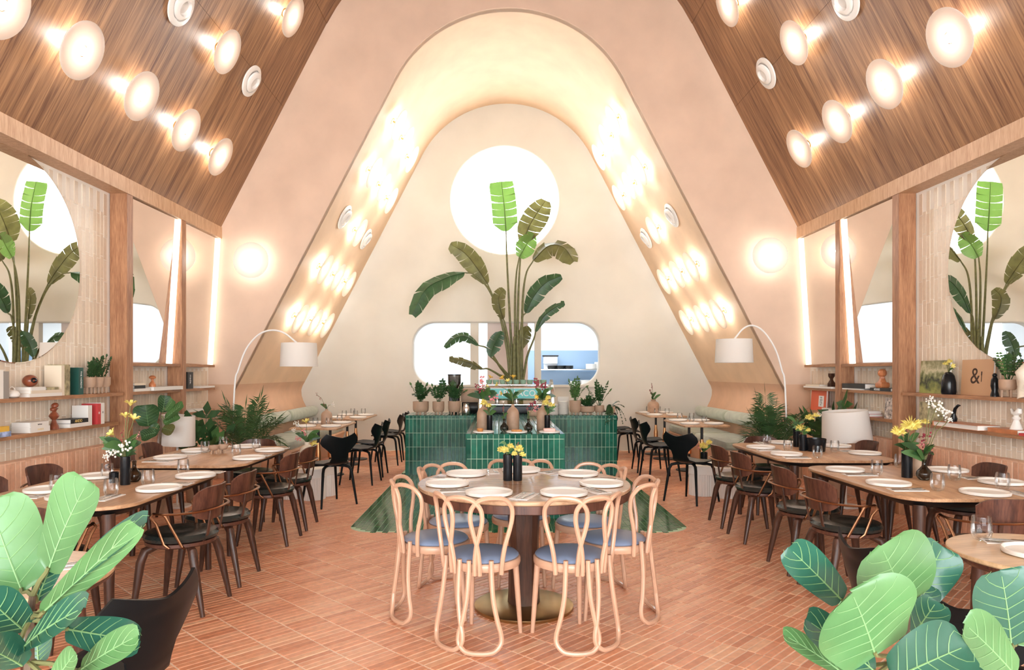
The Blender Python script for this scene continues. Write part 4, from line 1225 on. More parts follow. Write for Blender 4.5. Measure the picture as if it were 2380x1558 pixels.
def blade(mb, b, t, w, bend=0.0):
    b = Vector(b); t = Vector(t)
    d = t - b
    s = d.cross(Vector((0.2, -1, 0.15)))
    s = s.normalized() * w if s.length > 1e-5 else Vector((w, 0, 0))
    up = Vector((0, 0, bend))
    n = 6
    vs = []
    for k in range(n + 1):
        f = k / n
        c = b + d * f + up * math.sin(PI * f)
        ww = math.sin(PI * min(1, f * 0.94 + 0.06)) ** 0.75
        vs += [c - s * ww, c + Vector((0, -1, 0)) * 0.0 + s * 0, c + s * ww]
    mb.add(vs, [(3 * k + j, 3 * k + j + 1, 3 * k + 4 + j, 3 * k + 3 + j) for k in range(n) for j in (0, 1)])
MATF = {'mum': 'yellow', 'lily': 'yellow', 'dlily': 'deepyellow', 'white': 'whitepetal', 'wine': 'wine', 'pink': 'pinkpetal', 'calla': 'whitepetal'}
def bouquet(base, items, label, seed, leaves=6, leafR=0.12, group=None):
    """base: mouth of the vase; items: (kind, point, size)"""
    rg = random.Random(seed)
    base = Vector(base)
    r = empty('flower_bunch', base, label=label, cat='flowers', group=group)
    for kind, p, R in items:
        e = Vector(p) - base
        mid = e * 0.5 + Vector((0, 0, 0.02 + 0.1 * e.length))
        st = MB().tube([(0, 0, -0.03), mid * 0.5, mid, e * 0.8 + mid * 0.1, e], 0.0028, 5).build('stem', X['stem'], r)
        mb = MB()
        if kind == 'mum': mum(mb, e, R, rg)
        elif kind in ('lily', 'dlily'): lily(mb, e, e - mid + Vector((0, -0.02, 0.0)), R, rg)
        elif kind == 'calla': lily(mb, e, e - mid, R, rg)
        elif kind == 'white': tinycluster(mb, e, R, rg, 22)
        else: spray(mb, e * 0.3, e, rg, R)
        mb.build('blossom', X[MATF[kind]], st)
    for i in range(leaves):
        a = rg.uniform(0, 2 * PI)
        L_ = leafR * rg.uniform(0.6, 1.2)
        mb = MB()
        b0 = Vector((0, 0, rg.uniform(-0.01, 0.05)))
        blade(mb, b0, b0 + Vector((math.cos(a) * L_, math.sin(a) * L_ * 0.7, rg.uniform(0.1, 0.9) * L_)), L_ * 0.16, 0.02)
        mb.build('leaf', X['green2'] if i % 3 else X['green1'], r)
    return r
def A(px, py, Y): return at(px, py, Y)
# central table
for px, nm in ((1180, 'left of the pair'), (1203, 'right of the pair')):
    p = onz(px, 1117, RTZ)
    cyl_vase(p, 0.029, 0.165, 'tall black cylinder vase on the round table, %s' % nm)
    Yv = p.y
    tip = [('mum', A(1172, 1048, Yv - .01), 0.034), ('mum', A(1186, 1040, Yv + .03), 0.03), ('mum', A(1164, 1046, Yv + .04), 0.026)] if px == 1180 else [('mum', A(1206, 1045, Yv), 0.034), ('mum', A(1215, 1058, Yv - .02), 0.025), ('mum', A(1196, 1056, Yv - .03), 0.022), ('wine', A(1204, 1028, Yv), 0.006)]
    bouquet(p + Vector((0, 0, 0.16)), tip, 'yellow chrysanthemums in the round table vase, %s' % nm, px, 3, 0.05, 'flowers on the round table')
# near left table
p = onz(291, 1127, TZ); cyl_vase(p, 0.031, 0.185, 'tall black cylinder vase on the near left dining table'); Yv = p.y
bouquet(p + Vector((0, 0, 0.18)), [('lily', A(303, 945, Yv), 0.038), ('lily', A(292, 972, Yv), 0.034), ('lily', A(310, 978, Yv - .02), 0.036), ('lily', A(265, 1012, Yv - .03), 0.036), ('wine', A(282, 1005, Yv), 0.01), ('pink', A(322, 1008, Yv), 0.008),
        ('white', A(290, 1040, Yv - .06), 0.05), ('white', A(262, 1052, Yv - .05), 0.045), ('white', A(250, 1062, Yv - .02), 0.03)], 'yellow freesias with small white filler flowers on near left table', 11, 14, 0.16)
cyl_vase(onz(265, 1122, TZ), 0.03, 0.07, 'short black cylinder cup on the near left dining table', grp=None, cat='cup')
bulb_vase(onz(312, 1120, TZ), 0.045, 0.14, 'dark glass bulb vase on the near left dining table')
# near right table
p = onz(2108, 1110, TZ); cyl_vase(p, 0.035, 0.19, 'tall black cylinder vase on the near right dining table'); Yv = p.y
bouquet(p + Vector((0, 0, 0.185)), [('mum', A(2118, 990, Yv), 0.075), ('mum', A(2088, 1005, Yv - .03), 0.055), ('mum', A(2150, 982, Yv + .05), 0.03), ('wine', A(2160, 1010, Yv), 0.02), ('pink', A(2150, 1030, Yv - .03), 0.018), ('wine', A(2140, 1045, Yv), 0.018)], 'big yellow chrysanthemums with pink sprays on near right table', 12, 10, 0.12)
p2 = onz(2140, 1108, TZ); cyl_vase(p2 + Vector((0, 0.03, 0)), 0.036, 0.13, 'taupe stoneware cylinder vase behind the black vase, right', 'stone2', None)
p3 = onz(2148, 1116, TZ); bulb_vase(p3, 0.05, 0.14, 'dark glass bulb vase on the near right dining table')
bouquet(p3 + Vector((0, 0, 0.135)), [('white', A(2175, 945, Yv), 0.05), ('white', A(2195, 960, Yv), 0.05), ('white', A(2162, 932, Yv + .05), 0.035), ('white', A(2205, 975, Yv - .03), 0.03), ('wine', A(2165, 1040, Yv - .05), 0.015)], 'loose white daisy sprays in the right bulb vase', 13, 10, 0.14)
# far right table
for px, dy, h, nm in ((1866, 0, 0.15, 'front'), (1888, 0.34, 0.19, 'rear')):
    p = onz(px, 1048, TZ) + Vector((0, dy, 0)); cyl_vase(p, 0.034, h, 'black cylinder vase on the far right dining table, %s one' % nm); Yv = p.y
    bouquet(p + Vector((0, 0, h - .005)), [('mum', A(px - 6, 996 if dy == 0 else 972, Yv), 0.05), ('mum', A(px + 10, 1001 if dy == 0 else 966, Yv), 0.036)] + ([('white', A(1903, 965, Yv), 0.03)] if dy else []), 'yellow chrysanthemums on the far right dining table, %s vase' % nm, px, 6, 0.09)
bb = onz(1890, 1052, TZ)
tag(MB().lathe([(0.0001, 0), (0.075, 0), (0.08, 0.005), (0.09, 0.115), (0.086, 0.118), (0.078, 0.02), (0.0001, 0.015)], 28).build('bowl', X['blackceram'], loc=bb + Vector((0.07, 0.1, 0))), 'black flared bowl among vases on the far right dining table', 'bowl')
# low white tables
t1 = Vector((CT1.x + 0.02, CT1.y - 0.12, 0.355))
bottle_vase(t1, 0.085, 0.29, 'cream bottle vase on the low white table, left', 'cream', 0.33)
Yv = t1.y
bouquet(t1 + Vector((0, 0, 0.285)), [('lily', A(712, 985, Yv), 0.05), ('lily', A(726, 1028, Yv - .05), 0.05), ('white', A(690, 985, Yv), 0.04), ('pink', A(705, 1000, Yv), 0.02), ('pink', A(690, 1020, Yv), 0.02), ('white', A(683, 1000, Yv), 0.03)], 'mixed yellow and pink flowers in the cream bottle vase', 15, 12, 0.14)
t2 = Vector((CT2.x - 0.16, CT2.y - 0.05, 0.355))
cyl_vase(t2, 0.04, 0.15, 'black cylinder vase on the low white table, right'); Yv = t2.y
bouquet(t2 + Vector((0, 0, 0.145)), [('mum', A(1635, 1038, Yv - .03), 0.06), ('mum', A(1648, 1030, Yv), 0.045), ('pink', A(1622, 1035, Yv), 0.02)], 'yellow chrysanthemums on the low white table, right', 16, 6, 0.1)
tag(MB().lathe([(0.0001, 0), (0.05, 0), (0.085, 0.03), (0.1, 0.055), (0.095, 0.055), (0.075, 0.03), (0.0001, 0.012)], 24).build('bowl', X['stone2'], loc=(CT2.x + 0.05, CT2.y - 0.17, 0.355)), 'small taupe bowl on the low white table, right', 'bowl')
# bistro table bottle vases
pb = Vector((-2.52, 9.62, 0.73)); bottle_vase(pb, 0.075, 0.21, 'stoneware bottle vase on the left bistro table', 'stone2', 0.26)
bouquet(pb + Vector((0, 0, 0.2)), [('calla', A(768, 941, pb.y), 0.05), ('wine', A(735, 915, pb.y), 0.012), ('wine', A(752, 938, pb.y), 0.01)], 'dark twigs and one white calla in the left bistro vase', 17, 3, 0.1)
pb = Vector((2.56, 12.2, 0.73)); bottle_vase(pb, 0.1, 0.24, 'round stoneware jug vase on the rear right bistro table', 'stone', 0.42)
bouquet(pb + Vector((0, 0, 0.23)), [('wine', A(1514, 890, pb.y), 0.015), ('wine', A(1510, 905, pb.y), 0.015)], 'bare dark twigs in the rear right bistro vase', 18, 4, 0.18)
# ---- peninsula display
bz = BAR_Z
for px, h, nm in ((1123, 0.27, 'left'), (1192, 0.27, 'middle'), (1262, 0.27, 'right')):
    p = onz(px, 1000, bz); p = Vector((p.x, 7.35, bz))
    p.x = at(px, 990, 7.35).x
    bottle_vase(p, 0.067, h, 'tall speckled stoneware bottle vase on the green bar, %s of three' % nm, 'stone', 0.25, 'stoneware bottle vases on the bar')
Yv = 7.35
bouquet((at(1123, 930, Yv)), [('dlily', A(1138, 880, Yv), 0.03), ('pink', A(1120, 880, Yv), 0.025), ('pink', A(1150, 925, Yv), 0.03), ('wine', A(1108, 895, Yv), 0.02), ('wine', A(1118, 905, Yv - .05), 0.025), ('lily', A(1131, 900, Yv), 0.022)], 'dark foliage and pink flowers in the left bar bottle vase', 21, 16, 0.16)
bouquet((at(1192, 930, Yv)), [('dlily', A(1170, 882, Yv), 0.036), ('dlily', A(1193, 880, Yv), 0.034), ('lily', A(1182, 888, Yv - .04), 0.03), ('lily', A(1158, 896, Yv), 0.03), ('dlily', A(1169, 915, Yv), 0.026), ('wine', A(1178, 915, Yv), 0.014)], 'orange-yellow daffodils in the middle bar bottle vase', 22, 8, 0.12)
bouquet((at(1262, 930, Yv)), [('wine', A(1245, 880, Yv), 0.03), ('wine', A(1262, 895, Yv), 0.03), ('wine', A(1232, 940, Yv), 0.025), ('dlily', A(1250, 922, Yv - .05), 0.03), ('dlily', A(1268, 925, Yv), 0.032), ('pink', A(1240, 955, Yv), 0.02)], 'wine red sprays and orange lilies in the right bar vase', 23, 12, 0.14)
for px, nm in ((1138, 'left'), (1272, 'right')):
    p = Vector((at(px, 995, 7.2).x, 7.2, bz)); cyl_vase(p, 0.03, 0.165, 'tall black cylinder vase on the green bar, %s one' % nm)
    its_ = [('mum', A(px - 14, 938, 7.2), 0.05), ('mum', A(px - 2, 944, 7.15), 0.035)] if nm == 'left' else [('mum', A(px - 4, 938, 7.2), 0.045), ('mum', A(px + 10, 942, 7.18), 0.04), ('mum', A(px + 2, 926, 7.22), 0.035)]
    bouquet(p + Vector((0, 0, 0.16)), its_, 'yellow chrysanthemums in the %s black vase on the bar' % nm, px + 1, 8, 0.1)
for px, nm in ((1172, 'left'), (1228, 'right')):
    p = Vector((at(px, 995, 7.15).x, 7.15, bz)); bulb_vase(p, 0.045, 0.13, 'clear glass bulb vase on the green bar, %s one' % nm, 'smoke')
    bouquet(p + Vector((0, 0, 0.12)), [('wine', A(px - 3, 945, 7.15), 0.01), ('calla', A(px + (18 if nm == 'right' else -2), 938, 7.15), 0.03)], 'single stems in the %s glass bulb vase on the bar' % nm, px + 2, 3, 0.1)
for px, food, nm in ((1124, 'crust', 'left'), (1201, 'crust', 'middle'), (1277, 'icing', 'right')):
    p = Vector((at(px, 1003, 7.0).x, 7.0, bz))
    PL.put(p, 0, 'white plate of pastry at the front edge of the bar, %s one' % nm, 'pastry plates on the bar', scale=0.8)
    mb = MB()
    if nm == 'left':
        mb.lathe([(0.0001, 0), (0.026, 0), (0.034, 0.026), (0.03, 0.034), (0.0001, 0.04)], 16, (-0.035, 0, 0))
    elif nm == 'middle': mb.prism(rrect(-0.055, 0.055, -0.025, 0.025, 0.02, 4), 0, 0.022, 0.006)
    else: mb.prism(rrect(-0.06, 0.06, -0.035, 0.035, 0.015, 4), 0, 0.035, 0.006)
    tag(mb.build('pastry', X[food], loc=p + Vector((0, 0, 0.0095))), 'pastry on the %s plate at the front of the bar' % nm, 'pastry', 'pastries on the bar')
# ================================================================== PLANTS
def frond(mb, b, az, L, lift, droop, ll, lw, pairs, rg, r0=0.004, start=0.25):
    """arching stem with paired leaflets; az heading, lift initial rise per length, droop curvature"""
    b = Vector(b); h = Vector((math.cos(az), math.sin(az), 0))
    def P(t): return b + h * (L * t * (1 - 0.25 * t)) * math.cos(lift) + Vector((0, 0, L * (math.sin(lift) * t - droop * t * t)))
    n = 9
    mb.tube([P(k / n) for k in range(n + 1)], [r0 * (1 - 0.75 * k / n) for k in range(n + 1)], 5)
    for i in range(pairs):
        t = start + (1 - start) * (i + 0.5) / pairs
        p = P(t); tg = (P(min(1, t + 0.02)) - P(t - 0.02)).normalized()
        sd = tg.cross(Vector((0, 0, 1)))
        sd = sd.normalized() if sd.length > 1e-4 else Vector((1, 0, 0))
        up = sd.cross(tg)
        k = ll * (0.55 + 0.45 * math.sin(PI * min(1, (i + 1) / (pairs + 1) * 0.9 + 0.05))) * rg.uniform(0.85, 1.1)
        for s in (-1, 1):
            d = (sd * s * 0.8 + tg * 0.55 + up * rg.uniform(-0.1, 0.25)).normalized()
            e = p + d * k + Vector((0, 0, -k * rg.uniform(0.05, 0.35)))
            m = p + d * k * 0.45 + Vector((0, 0, k * 0.03))
            w = d.cross(up).normalized() * lw
            mb.add([p, m + w, e, m - w], [(0, 1, 2, 3)])
    p = P(1.0); tg = (P(1) - P(0.96)).normalized()
    w = tg.orthogonal().normalized() * lw
    mb.add([p - tg * 0.01, p + tg * ll * 0.35 + w, p + tg * ll * 0.8, p + tg * ll * 0.35 - w], [(0, 1, 2, 3)])
def potted(loc, label, pot, n, L, seed, mat='green1', ll=0.05, lw=0.012, pairs=7, lift=(0.9, 1.4), droop=0.25, cat='plant', group=None, name='potted_plant', z0=None, start=0.2, r0=0.004, sc=1.0):
    rg = random.Random(seed)
    r = empty(name, loc, label=label, cat=cat, group=group)
    top = pot(r)
    for i in range(n):
        mb = MB()
        az = i * 2.399 + rg.uniform(-0.3, 0.3)
        frond(mb, (rg.uniform(-.02, .02) * sc, rg.uniform(-.02, .02) * sc, top - 0.01), az, L * rg.uniform(0.7, 1.15), rg.uniform(*lift), droop * rg.uniform(0.6, 1.3), ll, lw, pairs, rg, r0, start)
        mb.build('frond', X[mat] if i % 4 else X['green2' if mat == 'green1' else mat], r)
    return r
def footed_pot(R, h, foot=0.03, m='stone2'):
    def f(r):
        MB().lathe([(0.0001, foot), (R * 0.8, foot), (R * 0.95, foot + h * 0.12), (R, foot + h * 0.35), (R, foot + h), (R - 0.006, foot + h), (R - 0.007, foot + h - 0.02), (0.0001, foot + h - 0.02)], 28).build('pot', X[m], r)
        for k in range(3):
            a = k * 2.094 + 0.5
            MB().tube([(R * 0.6 * math.cos(a), R * 0.6 * math.sin(a), foot + 0.012), (R * 0.62 * math.cos(a), R * 0.62 * math.sin(a), 0)], [R * 0.17, R * 0.14], 10).build('foot', X[m], r)
        MB().lathe([(0.0001, foot + h - 0.021), (R - 0.008, foot + h - 0.021), (R - 0.008, foot + h - 0.014), (0.0001, foot + h - 0.012)], 20).build('soil', X['soil'], r)
        return foot + h - 0.015
    return f
def floor_pot(R, h, m='stone2'):
    def f(r):
        MB().lathe([(0.0001, 0), (R * 0.8, 0), (R * 0.86, 0.02), (R, h - 0.01), (R * 0.99, h), (R * 0.9, h), (R * 0.88, h - 0.04), (0.0001, h - 0.04)], 32).build('pot', X[m], r)
        MB().lathe([(0.0001, h - 0.041), (R * 0.87, h - 0.041), (R * 0.87, h - 0.033), (0.0001, h - 0.03)], 20).build('soil', X['soil'], r)
        return h - 0.03
    return f
# ---- bird-of-paradise behind the bar
PY = 11.87
pot0 = Vector((at(1197, 900, PY).x, PY, 0))
st = empty('bird_of_paradise', pot0, label='tall bird-of-paradise plant with torn paddle leaves rising behind the bar', cat='plant')
ptop = floor_pot(0.3, 0.55, 'stone2')(st)
rgS = random.Random(5)
def paddle(mid, W, face, fold, rg, segs=9, tear=0.25, square=False):
    """torn banana-type blade: midrib polyline, half width, facing normal, fold depth"""
    mb = MB()
    M = curve3(mid, 24); n = len(M) - 1
    def at_t(t):
        f = t * n; i = min(int(f), n - 1); return M[i].lerp(M[i + 1], f - i)
    def w_t(t):
        if square: return W * min(1, (t / 0.12) ** 0.5 if t < 0.12 else 1) * (1 if t < 0.9 else 0.92)
        return W * math.sin(PI * min(1, (0.05 + 0.9 * t))) ** 0.6
    face = Vector(face).normalized()
    for s in (-1, 1):
        for k in range(segs):
            t0, t1 = k / segs, (k + 1) / segs
            g = rg.uniform(0.0, tear) / segs
            vs = []
            m = 3
            sag = rg.uniform(-0.01, 0.025)
            for j in range(m + 1):
                for t, off in ((t0, g * 0.5), (t1, -g * 0.5)):
                    f = j / m
                    tt = min(1, max(0, t + off * f + 0.05 * f))
                    c = at_t(t)
                    tg = (at_t(min(1, t + 0.03)) - at_t(max(0, t - 0.03))).normalized()
                    sd = tg.cross(face).normalized() * s
                    w = w_t(min(0.99, max(0.02, t)))
                    vs.append(c + sd * (w * f) + (at_t(tt) - c) * 0.9 * f - face * (fold * w * f * (1.15 - 0.5 * f)) + Vector((0, 0, -sag * f * f)))
            mb.add(vs, [(2 * j, 2 * j + 1, 2 * j + 3, 2 * j + 2) for j in range(m)])
    mb.tube(M[::2], [0.011 * (1 - 0.75 * i / len(M[::2])) for i in range(len(M[::2]))], 6)
    return mb
def S(px, py, dy=0.0): return at(px, py, PY + dy) - pot0
leafs = [  # petiole px path, blade px path, half width m, normal, fold, material, square
    ([(1195, 890), (1186, 760), (1178, 600), (1176, 538)], [(1176, 538, 0), (1172, 480, 0), (1165, 422, .05)], 0.215, (0.1, -1, 0.1), 0.12, 'green3', True),
    ([(1203, 890), (1204, 720), (1208, 620), (1214, 562)], [(1214, 562, -.05), (1236, 515, 0), (1268, 466, .1)], 0.24, (-0.3, -1, 0.1), 0.2, 'olive', False),
    ([(1200, 890), (1197, 720), (1200, 640), (1207, 598)], [(1207, 598, -.1), (1222, 572, -.1), (1240, 543, -.05)], 0.17, (0.3, -1, 0.0), 0.25, 'green3', False),
    ([(1212, 890), (1214, 720), (1222, 640), (1240, 605)], [(1240, 605, 0), (1275, 572, -.05), (1310, 575, -.15), (1334, 608, -.2)], 0.23, (0.0, -0.75, 0.7), 0.5, 'olive', False),
    ([(1190, 890), (1168, 760), (1150, 700), (1133, 660)], [(1133, 660, 0), (1110, 625, 0), (1080, 588, 0), (1046, 568, -.05)], 0.175, (0.2, -1, -0.1), 0.2, 'olive', False),
    ([(1186, 890), (1172, 770), (1140, 680), (1105, 640), (1080, 634)], [(1080, 634, 0), (1040, 645, 0), (990, 672, -.05), (958, 732, -.1)], 0.18, (0.1, -0.8, 0.6), 0.35, 'green1', False),
    ([(1210, 890), (1208, 800), (1214, 740), (1222, 728)], [(1222, 728, -.05), (1240, 690, -.05), (1268, 658, -.1), (1305, 642, -.15)], 0.155, (-0.2, -1, 0.2), 0.25, 'green1', False),
    ([(1214, 890), (1225, 830), (1240, 790), (1245, 772)], [(1245, 772, -.2), (1262, 738, -.2), (1290, 715, -.25), (1312, 704, -.3)], 0.08, (-0.2, -1, 0.3), 0.3, 'green1', False),
    ([(1192, 890), (1182, 800), (1174, 755), (1170, 742)], [(1170, 742, -.1), (1162, 715, -.15), (1160, 690, -.15), (1172, 672, -.1)], 0.13, (0.5, -1, 0.1), 0.3, 'olive', False),
    ([(1182, 890), (1160, 850), (1135, 812), (1112, 803)], [(1112, 803, -.3), (1085, 783, -.35), (1060, 785, -.35), (1034, 808, -.4)], 0.085, (0, -0.9, 0.5), 0.3, 'green1', False),
    ([(1180, 890), (1160, 872), (1135, 858), (1122, 858)], [(1122, 858, -.4), (1095, 846, -.45), (1070, 838, -.45), (1044, 833, -.5)], 0.07, (0, -1, 0.4), 0.3, 'olive', False),
    ([(1186, 890), (1170, 860), (1150, 838), (1140, 830)], [(1140, 830, -.3), (1145, 810, -.3), (1155, 788, -.3), (1166, 770, -.3)], 0.12, (0.1, -1, 0.1), 0.3, 'green1', False),
    ([(1216, 890), (1212, 850), (1210, 810)], [(1210, 810, .1), (1214, 790, .1), (1222, 772, .1), (1232, 762, .05)], 0.12, (0.1, -1, 0.3), 0.4, 'olive', False)]
for pet, bl, W, fc, fo, mt, sq in leafs:
    p0 = Vector((rgS.uniform(-0.1, 0.1), rgS.uniform(-0.08, 0.08), ptop - 0.02))
    pts = [p0] + [S(a, b_, bl[0][2] * (i / (len(pet) - 1))) for i, (a, b_) in enumerate(pet)]
    c = curve3(pts, 20)
    MB().tube(c, [0.03 * (1 - 0.68 * i / len(c)) for i in range(len(c))], 7).build('stalk', X['stem'], st)
    paddle([S(*q) for q in bl], W, fc, fo, rgS, 7, 0.14, sq).build('leaf', X[mt], st, ang=60)
for k in range(7):
    a = k * 0.9
    b0 = Vector((0.1 * math.cos(a), 0.08 * math.sin(a), ptop - 0.02))
    MB().tube([b0, b0 + Vector((0, 0, 0.6)), b0 * 0.6 + Vector((0, 0, 1.15 + 0.12 * k))], [0.045, 0.04, 0.02], 7).build('stalk', X['stem'], st)
# ---- palms and leafy plants by the arc lamps
potted((-3.22, 8.45, 0), 'feathery potted palm beside the left arc lamp', floor_pot(0.19, 0.42), 20, 1.0, 31, 'palm', 0.24, 0.008, 21, (0.8, 1.4), 0.40, name='potted_palm', start=0.3, r0=0.007, sc=2)
potted((3.18, 8.5, 0), 'dense potted palm beside the right arc lamp', floor_pot(0.19, 0.42), 24, 1.0, 32, 'palm', 0.24, 0.008, 21, (0.8, 1.4), 0.40, name='potted_palm', start=0.3, r0=0.007, sc=2)
potted((-3.5, 7.8, 0), 'dark broad-leaved floor plant between lamp and left palm', floor_pot(0.15, 0.34), 9, 0.75, 33, 'green1', 0.2, 0.05, 3, (1.0, 1.4), 0.25, start=0.5, r0=0.006)
potted((3.7, 8.1, 0), 'dark broad-leaved floor plant behind the right palm', floor_pot(0.15, 0.34), 9, 0.85, 34, 'green1', 0.22, 0.05, 3, (1.0, 1.4), 0.25, start=0.5, r0=0.006)
# ---- fiddle-leaf figs
def fig_leaf(parent, b, t, W, nrm, mt, rg, cup=0.18, bend=0.12, veins=True):
    b = Vector(b); t = Vector(t)
    ax = t - b; L_ = ax.length; ax.normalize()
    nrm = Vector(nrm); nrm = (nrm - ax * nrm.dot(ax)).normalized()
    sd = ax.cross(nrm)
    ph = rg.uniform(0, 6); tw = rg.uniform(-0.15, 0.15)
    def f(u): return 1.16 * math.sqrt(max(0.0, 1 - u ** 5)) * (0.46 + 0.60 * u) * min(1.0, (u / 0.1) ** 0.5)
    def P(u, v):
        w = W * f(u) * v
        h = cup * abs(w) ** 1.3 / W ** 0.3 + 0.05 * W * math.sin(u * 8 + ph + v) * v * v - bend * L_ * (u - 0.4) ** 2 + tw * w * u
        tipdip = 0.16 * L_ * (abs(v) ** 0.9) * u ** 4 * math.sqrt(max(0.0, 1 - u ** 5))
        return b + ax * (L_ * u + tipdip) + sd * w + nrm * h
    lf = MB().grid(lambda a, c: P(a, 2 * c - 1), 22, 12).build('leaf', X[mt], parent, ang=0)
    for p in lf.data.polygons: p.use_smooth = True
    if veins:
        mb = MB()
        eps = nrm * 0.0006
        for sgn in (1,):
            mb.tube([P(k / 14, 0) + eps * sgn for k in range(14)], [0.0024 * (1 - 0.7 * k / 14) for k in range(14)], 5)
            for i in range(6):
                u0 = 0.10 + 0.135 * i
                for s in (-1, 1):
                    mb.tube([P(min(0.99, u0 + 0.17 * q + 0.05 * q * q), s * 0.92 * q) + eps * sgn for q in (0, 0.25, 0.5, 0.75, 1.0)], [0.0012, 0.001, 0.0008, 0.0006, 0.0004], 4)
        mb.build('veins', X['vein'], lf)
    return lf
def fig_tree(name_label, base, trunk, leaves, seed, potR=0.2, poth=0.4, group=None):
    rg = random.Random(seed)
    base = Vector(base)
    r = empty('fiddle_leaf_fig', base, label=name_label, cat='plant', group=group)
    top = floor_pot(potR, poth)(r)
    for tr in trunk:
        T = [Vector((0, 0, top - 0.02))] + [Vector(p) - base for p in tr]
        c = curve3(T, 10)
        MB().tube(c, [0.013 * (1 - 0.5 * i / len(c)) for i in range(len(c))], 8).build('trunk', X['bark'], r)
    for b, t, W, nrm, mt, anchor in leaves:
        b = Vector(b) - base; t = Vector(t) - base; a = Vector(anchor) - base
        MB().tube([a, (a + b) / 2 + Vector((0, 0, 0.006)), b, b.lerp(t, 0.05)], [0.006, 0.005, 0.0045, 0.004], 6).build('petiole', X['stem'], r)
        fig_leaf(r, b, t, W * 1.12, nrm, mt, rg)
    return r
def G(px, py, Y): return at(px, py, Y)
YL = 1.5
px2m = YL / FPX
tl = [G(66, 1640, YL), G(68, 1540, YL), G(70, 1440, YL), G(76, 1385, YL)]
ll_ = [(G(108, 1330, YL), G(196, 1120, YL - .04), 62 * px2m, (-0.25, -1, 0.25), 'fig', tl[3]),
       (G(52, 1378, YL), G(-28, 1165, YL - .02), 88 * px2m, (0.35, -1, 0.2), 'fig', tl[3]),
       (G(88, 1425, YL - .02), G(322, 1208, YL - .12), 46 * px2m, (0.3, -0.55, 0.8), 'figdark', tl[2]),
       (G(92, 1432, YL - .05), G(308, 1232, YL - .16), 30 * px2m, (0.1, -1, -0.35), 'fig', tl[2]),
       (G(40, 1512, YL - .05), G(180, 1408, YL - .2), 44 * px2m, (-0.1, -0.75, 0.7), 'figdark', tl[2]),
       (G(60, 1470, YL), G(-40, 1382, YL - .12), 48 * px2m, (0.1, -0.8, 0.6), 'figdark', tl[2]),
       (G(50, 1545, YL - .03), G(-50, 1495, YL - .2), 46 * px2m, (0, -0.7, 0.7), 'figdark', tl[1]),
       (G(150, 1462, YL - .02), G(318, 1490, YL - .1), 40 * px2m, (0.1, -0.9, 0.35), 'figdark', tl[2]),
       (G(180, 1560, YL - .05), G(310, 1478, YL - .16), 32 * px2m, (0.2, -0.8, 0.5), 'fig', tl[1]),
       (G(85, 1400, YL + .03), G(128, 1290, YL + .02), 26 * px2m, (0.3, -1, 0.2), 'figdark', tl[3]),
       (G(90, 1545, YL + .06), G(85, 1465, YL + .08), 40 * px2m, (0, -1, 0.3), 'figdark', tl[1]),
       (G(120, 1600, YL - .08), G(170, 1520, YL - .14), 26 * px2m, (0, -1, 0.3), 'fig', tl[1])]
fig_tree('large fiddle-leaf fig cut by the lower left corner', (G(66, 1640, YL).x, YL, 0), [tl], ll_, 41, 0.17, 0.4, 'foreground fiddle-leaf figs')
YR = 1.6
px2m = YR / FPX
tr1 = [G(2075, 1640, YR), G(2090, 1540, YR), G(2105, 1470, YR), G(2108, 1420, YR)]
tr2 = [G(2160, 1680, YR), G(2300, 1620, YR + .03), G(2355, 1560, YR + .03), G(2350, 1510, YR + .02)]
rl = [(G(2108, 1414, YR), G(2052, 1272, YR - .04), 104 * px2m, (0.0, -1, 0.2), 'fig', tr1[3]),
      (G(2036, 1524, YR - .12), G(1984, 1380, YR - .17), 118 * px2m, (0.0, -1, 0.2), 'fig', tr1[1]),
      (G(1962, 1400, YR + .05), G(1838, 1276, YR), 44 * px2m, (-0.45, -0.8, 0.5), 'figdark', tr1[3]),
      (G(2112, 1408, YR + .08), G(2195, 1272, YR + .08), 66 * px2m, (0.2, -1, 0.35), 'figdark', tr1[3]),
      (G(2352, 1505, YR + .04), G(2330, 1330, YR + .02), 84 * px2m, (-0.15, -1, 0.2), 'figdark', tr2[3]),
      (G(2365, 1575, YR - .1), G(2250, 1452, YR - .16), 52 * px2m, (0.25, -1, 0.25), 'fig', tr2[2]),
      (G(2070, 1580, YR - .15), G(2245, 1500, YR - .24), 62 * px2m, (-0.1, -0.75, 0.7), 'figdark', tr1[1]),
      (G(2100, 1500, YR + .02), G(2180, 1400, YR), 44 * px2m, (0.1, -1, 0.25), 'figdark', tr1[2]),
      (G(1965, 1568, YR - .05), G(1828, 1474, YR - .1), 26 * px2m, (0.1, -0.7, 0.7), 'fig', tr1[1]),
      (G(2040, 1565, YR - .06), G(1880, 1440, YR - .1), 42 * px2m, (-0.2, -0.8, 0.6), 'figdark', tr1[1]),
      (G(2110, 1440, YR + .06), G(2160, 1360, YR + .06), 34 * px2m, (-0.5, -1, 0.2), 'figdark', tr1[3]),
      (G(2330, 1590, YR - .02), G(2270, 1510, YR + .05), 46 * px2m, (0, -1, 0.3), 'figdark', tr2[2]),
      (G(2360, 1500, YR + .1), G(2440, 1400, YR + .05), 60 * px2m, (0.2, -1, 0.3), 'fig', tr2[3])]
fig_tree('large fiddle-leaf fig across the lower right corner', (G(2090, 1640, YR).x, YR, 0), [tr1, tr2], rl, 42, 0.17, 0.4, 'foreground fiddle-leaf figs')
YM = 7.15
px2m = YM / FPX
tm = [G(372, 1040, YM), G(374, 1000, YM), G(373, 965, YM), G(380, 945, YM)]
